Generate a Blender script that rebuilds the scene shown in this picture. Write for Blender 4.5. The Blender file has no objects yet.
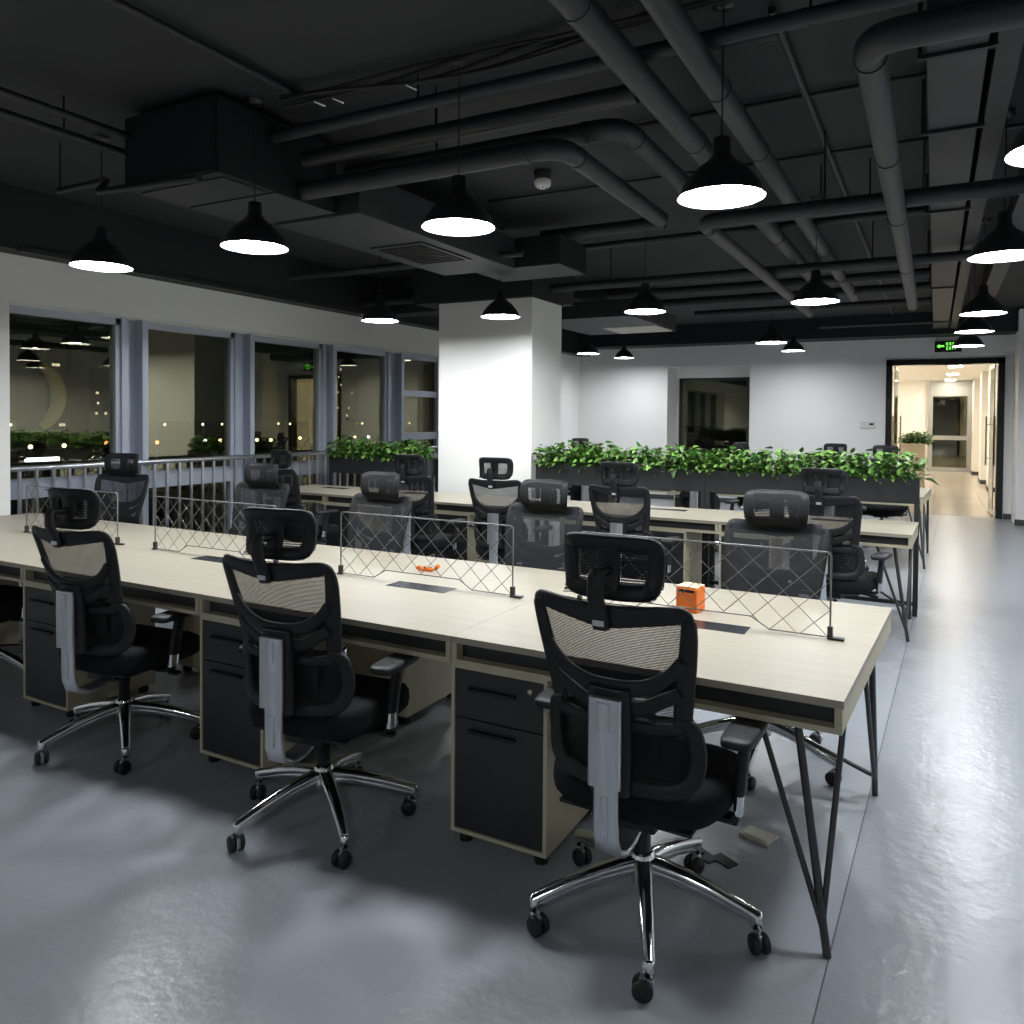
import bpy, bmesh, math, random
from math import sin, cos, pi, radians, sqrt, atan2
from mathutils import Vector, Matrix

# ------------------------------------------------------------------ camera
scene = bpy.context.scene
COL = scene.collection
yaw, pitch, roll = radians(-28.52018739), radians(1.21608627), radians(-0.43547733)
fw = Vector((sin(yaw) * cos(pitch), cos(yaw) * cos(pitch), -sin(pitch)))
rt = Vector((cos(yaw), -sin(yaw), 0.0))
dn = fw.cross(rt)
cr, sr = cos(roll), sin(roll)
right = cr * rt + sr * dn
down = -sr * rt + cr * dn
cam_data = bpy.data.cameras.new('camera')
cam = bpy.data.objects.new('camera', cam_data)
COL.objects.link(cam)
up = -down
back = -fw
cam.matrix_world = Matrix(((right.x, up.x, back.x, 0.0), (right.y, up.y, back.y, 0.0),
                           (right.z, up.z, back.z, 1.54), (0, 0, 0, 1)))
cam_data.sensor_width = 36.0
cam_data.lens = 778.616 / 1024 * 36
cam_data.shift_y = -(512 - 434.026) / 1024
cam_data.clip_start = 0.05
cam_data.clip_end = 1500
scene.camera = cam

# ------------------------------------------------------------------ world, exposure
world = bpy.data.worlds.new('night')
scene.world = world
world.use_nodes = True
world.node_tree.nodes['Background'].inputs[0].default_value = (0.012, 0.014, 0.012, 1)
world.node_tree.nodes['Background'].inputs[1].default_value = 0.35
vs = scene.view_settings
vs.view_transform = 'Standard'
vs.look = 'None'
vs.exposure = 0.14
vs.gamma = 1.0
vs.use_curve_mapping = False
LAMP_POWER = 112.0        # emission strength of a pendant's diffuser
HALL_POWER = 46.0        # corridor ceiling panels

# ------------------------------------------------------------------ materials
MATS = {}


def mat(name, col, rough=0.5, metal=0.0, spec=0.5, bump=None, var=None, coat=0.0):
    if name in MATS:
        return MATS[name]
    m = bpy.data.materials.new(name)
    m.use_nodes = True
    nt = m.node_tree
    b = nt.nodes['Principled BSDF']
    b.inputs['Base Color'].default_value = (*col, 1)
    b.inputs['Roughness'].default_value = rough
    b.inputs['Metallic'].default_value = metal
    b.inputs['Specular IOR Level'].default_value = spec
    if coat:
        b.inputs['Coat Weight'].default_value = coat
    tc = nt.nodes.new('ShaderNodeTexCoord')
    if bump:
        sc, strength, dist = bump
        n = nt.nodes.new('ShaderNodeTexNoise')
        n.inputs['Scale'].default_value = sc
        n.inputs['Detail'].default_value = 3
        nt.links.new(tc.outputs['Object'], n.inputs['Vector'])
        bp = nt.nodes.new('ShaderNodeBump')
        bp.inputs['Strength'].default_value = strength
        bp.inputs['Distance'].default_value = dist
        nt.links.new(n.outputs['Fac'], bp.inputs['Height'])
        nt.links.new(bp.outputs['Normal'], b.inputs['Normal'])
    if var:
        # var = (scale xyz, second colour, contrast)
        (sx, sy, sz), c2, con = var
        mp = nt.nodes.new('ShaderNodeMapping')
        mp.inputs['Scale'].default_value = (sx, sy, sz)
        nt.links.new(tc.outputs['Object'], mp.inputs['Vector'])
        n = nt.nodes.new('ShaderNodeTexNoise')
        n.inputs['Scale'].default_value = 1.0
        n.inputs['Detail'].default_value = 6
        n.inputs['Roughness'].default_value = 0.62
        nt.links.new(mp.outputs[0], n.inputs['Vector'])
        r = nt.nodes.new('ShaderNodeMapRange')
        r.inputs['From Min'].default_value = 0.5 - con
        r.inputs['From Max'].default_value = 0.5 + con
        nt.links.new(n.outputs['Fac'], r.inputs['Value'])
        mx = nt.nodes.new('ShaderNodeMix')
        mx.data_type = 'RGBA'
        mx.inputs['A'].default_value = (*col, 1)
        mx.inputs['B'].default_value = (*c2, 1)
        nt.links.new(r.outputs[0], mx.inputs['Factor'])
        nt.links.new(mx.outputs['Result'], b.inputs['Base Color'])
    MATS[name] = m
    return m


def emit(name, col, strength):
    m = bpy.data.materials.new(name)
    m.use_nodes = True
    nt = m.node_tree
    nt.nodes.clear()
    o = nt.nodes.new('ShaderNodeOutputMaterial')
    e = nt.nodes.new('ShaderNodeEmission')
    e.inputs[0].default_value = (*col, 1)
    e.inputs[1].default_value = strength
    nt.links.new(e.outputs[0], o.inputs[0])
    MATS[name] = m
    return m


def glass_mat(name, tint, refl, trans=(1, 1, 1), rough=0.0):
    """thin architectural glass: see-through plus a mirror reflection that grows at grazing angles"""
    m = bpy.data.materials.new(name)
    m.use_nodes = True
    nt = m.node_tree
    nt.nodes.clear()
    o = nt.nodes.new('ShaderNodeOutputMaterial')
    t = nt.nodes.new('ShaderNodeBsdfTransparent')
    t.inputs[0].default_value = (*trans, 1)
    g = nt.nodes.new('ShaderNodeBsdfGlossy')
    g.inputs['Color'].default_value = (*tint, 1)
    g.inputs['Roughness'].default_value = rough
    lw = nt.nodes.new('ShaderNodeLayerWeight')
    lw.inputs[0].default_value = 0.18
    mr = nt.nodes.new('ShaderNodeMapRange')
    mr.inputs['To Min'].default_value = refl
    mr.inputs['To Max'].default_value = 1.0
    nt.links.new(lw.outputs['Fresnel'], mr.inputs['Value'])
    mx = nt.nodes.new('ShaderNodeMixShader')
    nt.links.new(mr.outputs[0], mx.inputs[0])
    nt.links.new(t.outputs[0], mx.inputs[1])
    nt.links.new(g.outputs[0], mx.inputs[2])
    nt.links.new(mx.outputs[0], o.inputs[0])
    MATS[name] = m
    return m


def mesh_fabric(name, col, pitch, hole, rough=0.75):
    """woven chair mesh: real little holes in the weave, from object coordinates"""
    m = bpy.data.materials.new(name)
    m.use_nodes = True
    nt = m.node_tree
    b = nt.nodes['Principled BSDF']
    b.inputs['Base Color'].default_value = (*col, 1)
    b.inputs['Roughness'].default_value = rough
    b.inputs['Specular IOR Level'].default_value = 0.3
    o = nt.nodes['Material Output']
    tc = nt.nodes.new('ShaderNodeTexCoord')
    sp = nt.nodes.new('ShaderNodeSeparateXYZ')
    nt.links.new(tc.outputs['Object'], sp.inputs[0])

    def wave(sock, k, off):
        a = nt.nodes.new('ShaderNodeMath'); a.operation = 'MULTIPLY_ADD'
        a.inputs[1].default_value = k; a.inputs[2].default_value = off
        nt.links.new(sock, a.inputs[0])
        s = nt.nodes.new('ShaderNodeMath'); s.operation = 'SINE'
        nt.links.new(a.outputs[0], s.inputs[0])
        return s.outputs[0]
    k = 2 * pi / pitch
    w1 = wave(sp.outputs['X'], k, 0)
    w2 = wave(sp.outputs['Z'], k * 0.62, 0.4)
    mu = nt.nodes.new('ShaderNodeMath'); mu.operation = 'MULTIPLY'
    nt.links.new(w1, mu.inputs[0]); nt.links.new(w2, mu.inputs[1])
    ab = nt.nodes.new('ShaderNodeMath'); ab.operation = 'ABSOLUTE'
    nt.links.new(mu.outputs[0], ab.inputs[0])
    gt = nt.nodes.new('ShaderNodeMath'); gt.operation = 'GREATER_THAN'
    gt.inputs[1].default_value = hole
    nt.links.new(ab.outputs[0], gt.inputs[0])
    t = nt.nodes.new('ShaderNodeBsdfTransparent')
    mx = nt.nodes.new('ShaderNodeMixShader')
    nt.links.new(gt.outputs[0], mx.inputs[0])
    nt.links.new(b.outputs[0], mx.inputs[1])
    nt.links.new(t.outputs[0], mx.inputs[2])
    nt.links.new(mx.outputs[0], o.inputs[0])
    MATS[name] = m
    return m


WALL = mat('white_wall', (0.86, 0.855, 0.83), 0.65, bump=(60, 0.08, 0.002))
BLACKPAINT = mat('charcoal_ceiling_paint', (0.019, 0.021, 0.023), 0.75, bump=(14, 0.3, 0.004),
                 var=((0.7, 0.7, 0.7), (0.026, 0.028, 0.030), 0.25))
BEAM = mat('charcoal_beam_paint', (0.011, 0.0125, 0.0145), 0.6)
PIPE = mat('painted_pipe', (0.025, 0.028, 0.031), 0.5, bump=(40, 0.15, 0.002))
PIPEDK = mat('dark_painted_pipe', (0.014, 0.0155, 0.0175), 0.5)
DUCT = mat('painted_duct', (0.031, 0.033, 0.036), 0.55, bump=(9, 0.2, 0.003))
DUCTDK = mat('dark_painted_duct', (0.010, 0.0115, 0.013), 0.55)
WOOD = mat('pale_laminate', (0.395, 0.362, 0.292), 0.42, spec=0.45,
           var=((1.6, 26, 26), (0.335, 0.30, 0.228), 0.30))
WOODE = mat('laminate_edge', (0.54, 0.50, 0.36), 0.5, var=((14, 14, 1.6), (0.46, 0.42, 0.29), 0.3))
DARKLAM = mat('charcoal_laminate', (0.024, 0.025, 0.027), 0.5, var=((30, 30, 3), (0.018, 0.019, 0.020), 0.3))
DARKMET = mat('dark_powder_metal', (0.035, 0.037, 0.040), 0.42, metal=0.2)
ROD = mat('steel_rod', (0.075, 0.078, 0.08), 0.36, metal=0.7)
WIRE = mat('grey_wire', (0.22, 0.225, 0.225), 0.38, metal=0.7)
CHROME = mat('polished_chrome', (0.82, 0.83, 0.85), 0.12, metal=1.0)
ALU = mat('brushed_aluminium', (0.62, 0.64, 0.67), 0.32, metal=0.85, bump=(90, 0.05, 0.001))
BPLAST = mat('black_plastic', (0.012, 0.0125, 0.0135), 0.5, spec=0.35)
BFABRIC = mat('black_fabric', (0.009, 0.0095, 0.0105), 0.9, spec=0.2, bump=(420, 0.25, 0.001))
FRAMEALU = mat('window_aluminium', (0.42, 0.46, 0.54), 0.38, metal=0.35)
STEEL = mat('satin_steel', (0.55, 0.56, 0.58), 0.28, metal=0.95)
BRONZE = mat('warm_steel', (0.45, 0.38, 0.28), 0.28, metal=0.95)
SHADE = mat('black_enamel', (0.022, 0.023, 0.026), 0.36, coat=0.15)
SHADEIN = mat('white_enamel', (0.85, 0.85, 0.85), 0.4)
CORD = mat('black_cord', (0.012, 0.012, 0.012), 0.6)
SKIRT = mat('dark_skirting', (0.05, 0.05, 0.048), 0.5)
ORANGE = mat('orange_plastic', (0.86, 0.19, 0.02), 0.55)
CREAM = mat('cream_laminate', (0.72, 0.60, 0.44), 0.5)
SOIL = mat('dark_soil', (0.02, 0.013, 0.008), 0.95, bump=(60, 0.8, 0.02))
DEVICE = mat('off_white_plastic', (0.75, 0.73, 0.68), 0.45)
BACKMESH = mesh_fabric('black_back_mesh', (0.018, 0.019, 0.022), 0.0060, 0.62)
HEADMESH = mesh_fabric('black_headrest_mesh', (0.016, 0.017, 0.019), 0.0090, 0.62)
LUMMESH = mesh_fabric('dense_black_mesh', (0.008, 0.0085, 0.0095), 0.005, 0.93)
WINGLASS = glass_mat('night_window_glass', (0.68, 0.64, 0.46), 0.17, (0.85, 0.88, 0.85))
DOORGLASS = glass_mat('door_glass', (0.9, 0.95, 0.95), 0.05, (0.97, 0.985, 0.975))
LAMPLIGHT = emit('lamp_diffuser', (0.94, 0.97, 1.0), LAMP_POWER)
PANELLIGHT = emit('corridor_panel', (1.0, 0.93, 0.80), HALL_POWER)
GREENSIGN = emit('exit_sign_green', (0.20, 1.0, 0.10), 1.3)


def leaf_material(name, c1, c2):
    m = bpy.data.materials.new(name)
    m.use_nodes = True
    nt = m.node_tree
    b = nt.nodes['Principled BSDF']
    b.inputs['Roughness'].default_value = 0.42
    g = nt.nodes.new('ShaderNodeNewGeometry')
    mx = nt.nodes.new('ShaderNodeMix'); mx.data_type = 'RGBA'
    mx.inputs['A'].default_value = (*c1, 1); mx.inputs['B'].default_value = (*c2, 1)
    nt.links.new(g.outputs['Random Per Island'], mx.inputs['Factor'])
    nt.links.new(mx.outputs['Result'], b.inputs['Base Color'])
    MATS[name] = m
    return m


LEAF = leaf_material('green_leaf', (0.020, 0.095, 0.010), (0.20, 0.37, 0.08))
STEM = mat('plant_stem', (0.10, 0.09, 0.035), 0.7)


def floor_material():
    m = bpy.data.materials.new('grey_epoxy_floor')
    m.use_nodes = True
    nt = m.node_tree
    b = nt.nodes['Principled BSDF']
    tc = nt.nodes.new('ShaderNodeTexCoord')
    sp = nt.nodes.new('ShaderNodeSeparateXYZ')
    nt.links.new(tc.outputs['Object'], sp.inputs[0])
    # the pour joint along the aisle: signed distance to its line
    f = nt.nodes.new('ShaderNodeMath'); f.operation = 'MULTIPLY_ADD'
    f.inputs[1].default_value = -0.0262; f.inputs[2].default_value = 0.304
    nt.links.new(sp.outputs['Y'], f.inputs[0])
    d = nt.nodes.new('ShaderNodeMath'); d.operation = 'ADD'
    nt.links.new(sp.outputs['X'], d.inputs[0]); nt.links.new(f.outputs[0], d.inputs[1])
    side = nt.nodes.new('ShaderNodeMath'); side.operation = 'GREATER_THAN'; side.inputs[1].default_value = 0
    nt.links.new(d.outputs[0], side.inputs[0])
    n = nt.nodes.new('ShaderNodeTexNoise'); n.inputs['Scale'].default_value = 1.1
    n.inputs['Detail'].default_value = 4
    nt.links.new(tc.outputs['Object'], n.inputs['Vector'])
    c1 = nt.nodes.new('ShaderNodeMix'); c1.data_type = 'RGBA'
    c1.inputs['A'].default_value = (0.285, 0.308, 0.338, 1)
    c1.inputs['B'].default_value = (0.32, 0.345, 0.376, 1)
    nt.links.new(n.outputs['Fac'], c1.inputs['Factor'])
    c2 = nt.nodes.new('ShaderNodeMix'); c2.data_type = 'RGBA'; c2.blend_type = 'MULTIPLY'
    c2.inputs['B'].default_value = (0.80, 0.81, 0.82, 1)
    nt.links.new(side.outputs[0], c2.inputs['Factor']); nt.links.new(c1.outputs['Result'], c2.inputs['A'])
    ab = nt.nodes.new('ShaderNodeMath'); ab.operation = 'ABSOLUTE'
    nt.links.new(d.outputs[0], ab.inputs[0])
    ln = nt.nodes.new('ShaderNodeMath'); ln.operation = 'LESS_THAN'; ln.inputs[1].default_value = 0.0022
    nt.links.new(ab.outputs[0], ln.inputs[0])
    c3 = nt.nodes.new('ShaderNodeMix'); c3.data_type = 'RGBA'
    c3.inputs['B'].default_value = (0.06, 0.065, 0.07, 1)
    nt.links.new(ln.outputs[0], c3.inputs['Factor']); nt.links.new(c2.outputs['Result'], c3.inputs['A'])
    nt.links.new(c3.outputs['Result'], b.inputs['Base Color'])
    b.inputs['Specular IOR Level'].default_value = 0.45
    b.inputs['Roughness'].default_value = 0.29
    n1 = nt.nodes.new('ShaderNodeTexNoise'); n1.inputs['Scale'].default_value = 26
    n1.inputs['Detail'].default_value = 5
    n2 = nt.nodes.new('ShaderNodeTexNoise'); n2.inputs['Scale'].default_value = 3.0
    n2.inputs['Detail'].default_value = 3
    for q in (n1, n2):
        nt.links.new(tc.outputs['Object'], q.inputs['Vector'])
    b1 = nt.nodes.new('ShaderNodeBump'); b1.inputs['Strength'].default_value = 0.35
    b1.inputs['Distance'].default_value = 0.006
    nt.links.new(n1.outputs['Fac'], b1.inputs['Height'])
    b2 = nt.nodes.new('ShaderNodeBump'); b2.inputs['Strength'].default_value = 0.25
    b2.inputs['Distance'].default_value = 0.03
    nt.links.new(n2.outputs['Fac'], b2.inputs['Height'])
    nt.links.new(b1.outputs['Normal'], b2.inputs['Normal'])
    nt.links.new(b2.outputs['Normal'], b.inputs['Normal'])
    return m


def tile_material():
    m = bpy.data.materials.new('polished_corridor_tile')
    m.use_nodes = True
    nt = m.node_tree
    b = nt.nodes['Principled BSDF']
    tc = nt.nodes.new('ShaderNodeTexCoord')
    br = nt.nodes.new('ShaderNodeTexBrick')
    br.offset = 0
    br.inputs['Scale'].default_value = 1.25
    br.inputs['Color1'].default_value = (0.58, 0.51, 0.42, 1)
    br.inputs['Color2'].default_value = (0.62, 0.55, 0.46, 1)
    br.inputs['Mortar'].default_value = (0.38, 0.33, 0.27, 1)
    br.inputs['Mortar Size'].default_value = 0.004
    br.inputs['Row Height'].default_value = 1.0
    br.inputs['Brick Width'].default_value = 1.0
    nt.links.new(tc.outputs['Object'], br.inputs['Vector'])
    nt.links.new(br.outputs['Color'], b.inputs['Base Color'])
    b.inputs['Roughness'].default_value = 0.18
    return m


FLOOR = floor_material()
TILE = tile_material()


# ------------------------------------------------------------------ mesh helpers
class MB:
    def __init__(s):
        s.v = []; s.f = []; s.sm = []; s.mi = []; s.m = 0

    def add(s, vs_, fs, smooth=False):
        o = len(s.v)
        s.v += [tuple(p) for p in vs_]
        for q in fs:
            s.f.append(tuple(i + o for i in q)); s.sm.append(smooth); s.mi.append(s.m)
        return s

    def box(s, a, b):
        x0, y0, z0 = a; x1, y1, z1 = b
        s.add([(x0, y0, z0), (x1, y0, z0), (x1, y1, z0), (x0, y1, z0), (x0, y0, z1), (x1, y0, z1), (x1, y1, z1), (x0, y1, z1)],
              [(0, 3, 2, 1), (4, 5, 6, 7), (0, 1, 5, 4), (1, 2, 6, 5), (2, 3, 7, 6), (3, 0, 4, 7)])
        return s

    def rbox(s, a, b, r=0.003, seg=2):
        bm = bmesh.new()
        bmesh.ops.create_cube(bm, size=1)
        c = [(a[i] + b[i]) / 2 for i in range(3)]; d = [abs(b[i] - a[i]) for i in range(3)]
        for v in bm.verts:
            v.co = Vector([c[i] + v.co[i] * d[i] for i in range(3)])
        r = min(r, min(d) * 0.49)
        bmesh.ops.bevel(bm, geom=list(bm.edges), offset=r, segments=seg, profile=0.5, affect='EDGES')
        bm.verts.index_update()
        s.add([v.co[:] for v in bm.verts], [[v.index for v in f.verts] for f in bm.faces], seg > 2)
        bm.free()
        return s

    def prism(s, pts, z0, z1, axis='z'):
        """pts: 2-D outline, extruded; axis z -> (x,y), axis y -> (x,z), axis x -> (y,z)"""
        n = len(pts)

        def P(p, h):
            return (p[0], p[1], h) if axis == 'z' else ((p[0], h, p[1]) if axis == 'y' else (h, p[0], p[1]))
        v = [P(p, z0) for p in pts] + [P(p, z1) for p in pts]
        s.add(v, [tuple(range(n))[::-1], tuple(range(n, 2 * n))] + [(i, (i + 1) % n, (i + 1) % n + n, i + n) for i in range(n)])
        return s

    def tube(s, pts, r, n=10, caps=True, flat=None):
        """round tube along points; r number or list; flat=(w,t) scale of section in (side, up)"""
        pts = [Vector(p) for p in pts]
        rr = r if isinstance(r, (list, tuple)) else [r] * len(pts)
        rings = []
        prev = None
        for i, p in enumerate(pts):
            if i == 0: t = pts[1] - p
            elif i == len(pts) - 1: t = p - pts[i - 1]
            else: t = (pts[i + 1] - p).normalized() + (p - pts[i - 1]).normalized()
            t.normalize()
            if prev is None:
                ref = Vector((0, 0, 1)) if abs(t.z) < 0.9 else Vector((0, 1, 0))
                a = t.cross(ref).normalized()
            else:
                a = (prev - t * prev.dot(t)).normalized()
            prev = a
            b = t.cross(a)
            k = 1.0
            if 0 < i < len(pts) - 1:
                c_ = (pts[i + 1] - p).normalized().dot((p - pts[i - 1]).normalized())
                k = 1.0 / max(0.5, sqrt(max(0.0, (1 + c_) / 2)))
            rings.append([p + a * cos(2 * pi * j / n) * rr[i] * k + b * sin(2 * pi * j / n) * rr[i] * (k if False else 1) for j in range(n)])
        v = [q for ring in rings for q in ring]
        f = []
        for i in range(len(rings) - 1):
            for j in range(n):
                f.append((i * n + j, i * n + (j + 1) % n, (i + 1) * n + (j + 1) % n, (i + 1) * n + j))
        s.add(v, f, n > 5)
        if caps:
            s.add(rings[0], [tuple(range(n))[::-1]]); s.add(rings[-1], [tuple(range(n))])
        return s

    def lathe(s, prof, c=(0, 0, 0), n=28, axis='z', caps=False):
        """prof: list of (r, h)"""
        v = []
        for r, h in prof:
            for j in range(n):
                a = 2 * pi * j / n
                p = (r * cos(a), r * sin(a), h)
                if axis == 'x': p = (p[2], p[0], p[1])
                if axis == 'y': p = (p[0], p[2], p[1])
                v.append((c[0] + p[0], c[1] + p[1], c[2] + p[2]))
        f = []
        for i in range(len(prof) - 1):
            for j in range(n):
                f.append((i * n + j, i * n + (j + 1) % n, (i + 1) * n + (j + 1) % n, (i + 1) * n + j))
        s.add(v, f, True)
        if caps:
            s.add(v[:n], [tuple(range(n))]); s.add(v[-n:], [tuple(range(n))])
        return s

    def sweep(s, pts, norms, w, t, closed=False):
        """flat bar along pts: w = width across, t = thickness along the normal, rounded edges"""
        pts = [Vector(p) for p in pts]; norms = [Vector(q).normalized() for q in norms]
        n = len(pts)
        ww = w if isinstance(w, (list, tuple)) else [w] * n
        sec = []
        for i in range(n):
            if closed: tg = pts[(i + 1) % n] - pts[i - 1]
            elif i == 0: tg = pts[1] - pts[0]
            elif i == n - 1: tg = pts[-1] - pts[-2]
            else: tg = (pts[i + 1] - pts[i]).normalized() + (pts[i] - pts[i - 1]).normalized()
            tg.normalize()
            side = tg.cross(norms[i]).normalized()
            nn = side.cross(tg).normalized()
            a = ww[i] / 2; b = t / 2; q = min(a, b) * 0.62
            ring = [(-a, -b + q), (-a + q, -b), (a - q, -b), (a, -b + q), (a, b - q), (a - q, b), (-a + q, b), (-a, b - q)]
            sec.append([pts[i] + side * x + nn * y for x, y in ring])
        v = [q for r_ in sec for q in r_]
        f = []
        m = n if closed else n - 1
        for i in range(m):
            k = (i + 1) % n
            for j in range(8):
                f.append((i * 8 + j, i * 8 + (j + 1) % 8, k * 8 + (j + 1) % 8, k * 8 + j))
        s.add(v, f, True)
        if not closed:
            s.add(sec[0], [tuple(range(8))[::-1]]); s.add(sec[-1], [tuple(range(8))])
        return s

    def grid(s, rows, smooth=True):
        """rows: list of equal-length lists of points"""
        n = len(rows[0])
        s.add([p for r_ in rows for p in r_],
              [(i * n + j, i * n + j + 1, (i + 1) * n + j + 1, (i + 1) * n + j) for i in range(len(rows) - 1) for j in range(n - 1)], smooth)
        return s

    def build(s, name, mats, parent=None):
        me = bpy.data.meshes.new(name)
        me.from_pydata(s.v, [], s.f)
        if not isinstance(mats, (list, tuple)): mats = [mats]
        for m in mats: me.materials.append(m)
        me.polygons.foreach_set('use_smooth', s.sm)
        me.polygons.foreach_set('material_index', s.mi)
        bm = bmesh.new(); bm.from_mesh(me)
        bmesh.ops.recalc_face_normals(bm, faces=bm.faces)
        bm.to_mesh(me); bm.free()
        me.update()
        o = bpy.data.objects.new(name, me)
        COL.objects.link(o)
        if parent: o.parent = parent
        return o


def empty(name, loc=(0, 0, 0), rz=0.0):
    o = bpy.data.objects.new(name, None)
    o.empty_display_size = 0.1
    COL.objects.link(o)
    o.location = loc; o.rotation_euler = (0, 0, rz)
    return o


def tag(o, label, cat, group=None, kind=None):
    o['label'] = label; o['category'] = cat
    if group: o['group'] = group
    if kind: o['kind'] = kind
    return o


def struct(name, mb, m, parent=None):
    o = mb.build(name, m, parent)
    if not parent: o['kind'] = 'structure'
    return o


CH = {}


def register(root, objs):
    """remember a thing's tree: list of (object, parent)"""
    CH[root.name] = objs


def copy_tree(root, parent=None):
    c = root.copy()
    COL.objects.link(c)
    if parent: c.parent = parent
    for k in [o for o in root.children]:
        copy_tree(k, c)
    return c


# ------------------------------------------------------------------ the room
YB = 14.475          # back wall
XL = -6.33           # left wall face
XW = -6.62           # window plane
XR = 3.4             # right wall (outside the frame)
YF = -4.2            # wall behind the camera
ZC = 3.25

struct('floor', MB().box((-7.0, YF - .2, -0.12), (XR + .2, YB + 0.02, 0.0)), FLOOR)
struct('floor', MB().box((-3.0, YB + 0.02, -0.12), (3.0, 30, 0.0)), TILE)
struct('ceiling', MB().box((-7.0, YF - .2, ZC), (XR + .2, YB + 0.3, ZC + 0.2)), BLACKPAINT)
# left wall: pillar before the windows, strip above, pieces after the windows
w = MB()
w.box((XL - .5, YF, 0), (XL, 3.46, 2.78))
w.box((XL - .5, 3.46, 2.42), (XL, 13.5, 2.78))
w.box((XL - .5, 13.56, 0), (XL, YB, 2.92))
w.box((XL - .5, 13.46, 0), (XL - .2, 13.6, 2.92))
w.box((XL - .5, 9.78, 0), (XL - .18, 10.4, 2.42))
struct('wall_left', w, WALL)
# back wall with the niche and the doorway
DX0, DX1, DZ = -0.735, 0.952, 2.545
NX0, NX1, NZ, NY = -4.50, -2.96, 2.53, 15.05
w = MB()
w.box((-7.0, YB, 0), (NX0, YB + .15, 3.2))
w.box((NX0, YB, NZ), (NX1, YB + .15, 3.2))
w.box((NX1, YB, 0), (DX0, YB + .15, 3.2))
w.box((DX0, YB, DZ), (DX1, YB + .15, 3.2))
w.box((DX1, YB, 0), (1.08, YB + .15, 3.2))
w.box((NX0 - .15, YB + .15, 0), (NX0, NY + .5, 3.0))
w.box((NX1, YB + .15, 0), (NX1 + .15, NY + .5, 3.0))
w.box((NX0, YB + .15, NZ), (NX1, NY + .2, 3.0))
w.box((NX0, NY, 2.34), (NX1, NY + .2, NZ))
w.box((NX0, NY, 0), (NX0 + .04, NY + .2, 2.34))
w.box((NX1 - .04, NY, 0), (NX1, NY + .2, 2.34))
w.box((NX0, NY, 0), (NX1, NY + .2, 0.35))
struct('wall_back', w, WALL)
w = MB()
w.box((1.07, 13.7, 0), (XR + .2, YB + .15, 3.2))
w.box((XR, YF, 0), (XR + .2, 13.7, 3.2))
struct('wall_right', w, WALL)
struct('wall_front', MB().box((-7.0, YF - .2, 0), (XR + .2, YF, 3.2)), WALL)
struct('baseboard_right', MB().box((1.055, 13.675, 0), (XR, 13.7, 0.085)).box((0.96, 14.45, 0), (1.07, 14.475, 0.085)), SKIRT)
struct('baseboard_back', MB().box((XL, 14.455, 0), (DX0 - .01, 14.475, 0.085)), SKIRT)
# charcoal beams under the slab
b = MB()
b.box((-6.85, YF, 2.78), (-6.10, YB, ZC))                      # above the windows
struct('trim_1', b, BEAM)
struct('trim_2', MB().box((-6.10, 13.95, 2.90), (XR, YB, ZC)), BEAM)      # against the back wall
struct('trim_3', MB().box((-6.10, 7.72, 2.80), (-3.6, 8.05, ZC)), BEAM)    # cross beam behind the column
struct('trim_4', MB().box((-5.0, 6.95, 2.76), (-3.56, 7.72, ZC)), BEAM)   # black painted top of the column
struct('trim_5', MB().box((-6.12, 3.4, 2.765), (-6.06, 13.9, 2.80)), PIPEDK)
# column
struct('wall_column', MB().rbox((-4.71, 7.0, 0), (-3.58, 7.70, 2.755), 0.006), WALL)

# ------------------------------------------------------------------ windows on the left
mull = [(4.58, 4.80), (5.90, 6.10), (7.25, 7.42), (8.54, 8.81)]
bays = [(3.46, 4.58), (4.80, 5.90), (6.10, 7.25), (7.42, 8.54), (8.81, 9.80)]
for i, (a, c) in enumerate(bays):
    fr = MB()
    t = 0.05
    x0, x1 = XW - .06, XW + .03
    fr.box((x0, a, 2.36), (x1, c, 2.42)).box((x0, a, 0.0), (x1, c, 0.10))
    fr.box((x0, a, 0.0), (x1, a + t, 2.42)).box((x0, c - t, 0.0), (x1, c, 2.42))
    fr.box((x0, a, 0.84), (x1 + .02, c, 1.00))
    if i == 4:
        fr.box((x0, a, 1.83), (x1 + .01, c, 1.915)).box((x0, a, 1.21), (x1 + .01, c, 1.315))
    wn = struct('window_%d' % (i + 1), fr, FRAMEALU)
    wn['label'] = 'tall aluminium framed window beside the railing'
    g = MB().box((XW - .02, a + t, 0.1), (XW - .012, c - t, 2.36)).build('pane', WINGLASS, wn)
tr = MB()
for a, c in mull:
    tr.box((XW - .07, a, 0), (XW + .05, a + .07, 2.42))
    tr.box((XW - .07, a + .07, 0), (XW + .012, c - .06, 2.42))
    tr.box((XW - .07, c - .06, 0), (XW + .12, c, 2.42))
struct('trim_6', tr, FRAMEALU)
# window in the niche of the back wall
fr = MB()
fr.box((NX0 + .04, NY + .08, 2.28), (NX1 - .04, NY + .14, 2.34)).box((NX0 + .04, NY + .08, .35), (NX0 + .10, NY + .14, 2.34))
fr.box((NX1 - .10, NY + .08, .35), (NX1 - .04, NY + .14, 2.34)).box((NX0 + .04, NY + .08, .35), (NX1 - .04, NY + .14, .42))
wn = struct('window_6', fr, DARKMET)
MB().box((NX0 + .10, NY + .10, .42), (NX1 - .10, NY + .108, 2.28)).build('pane', WINGLASS, wn)

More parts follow.
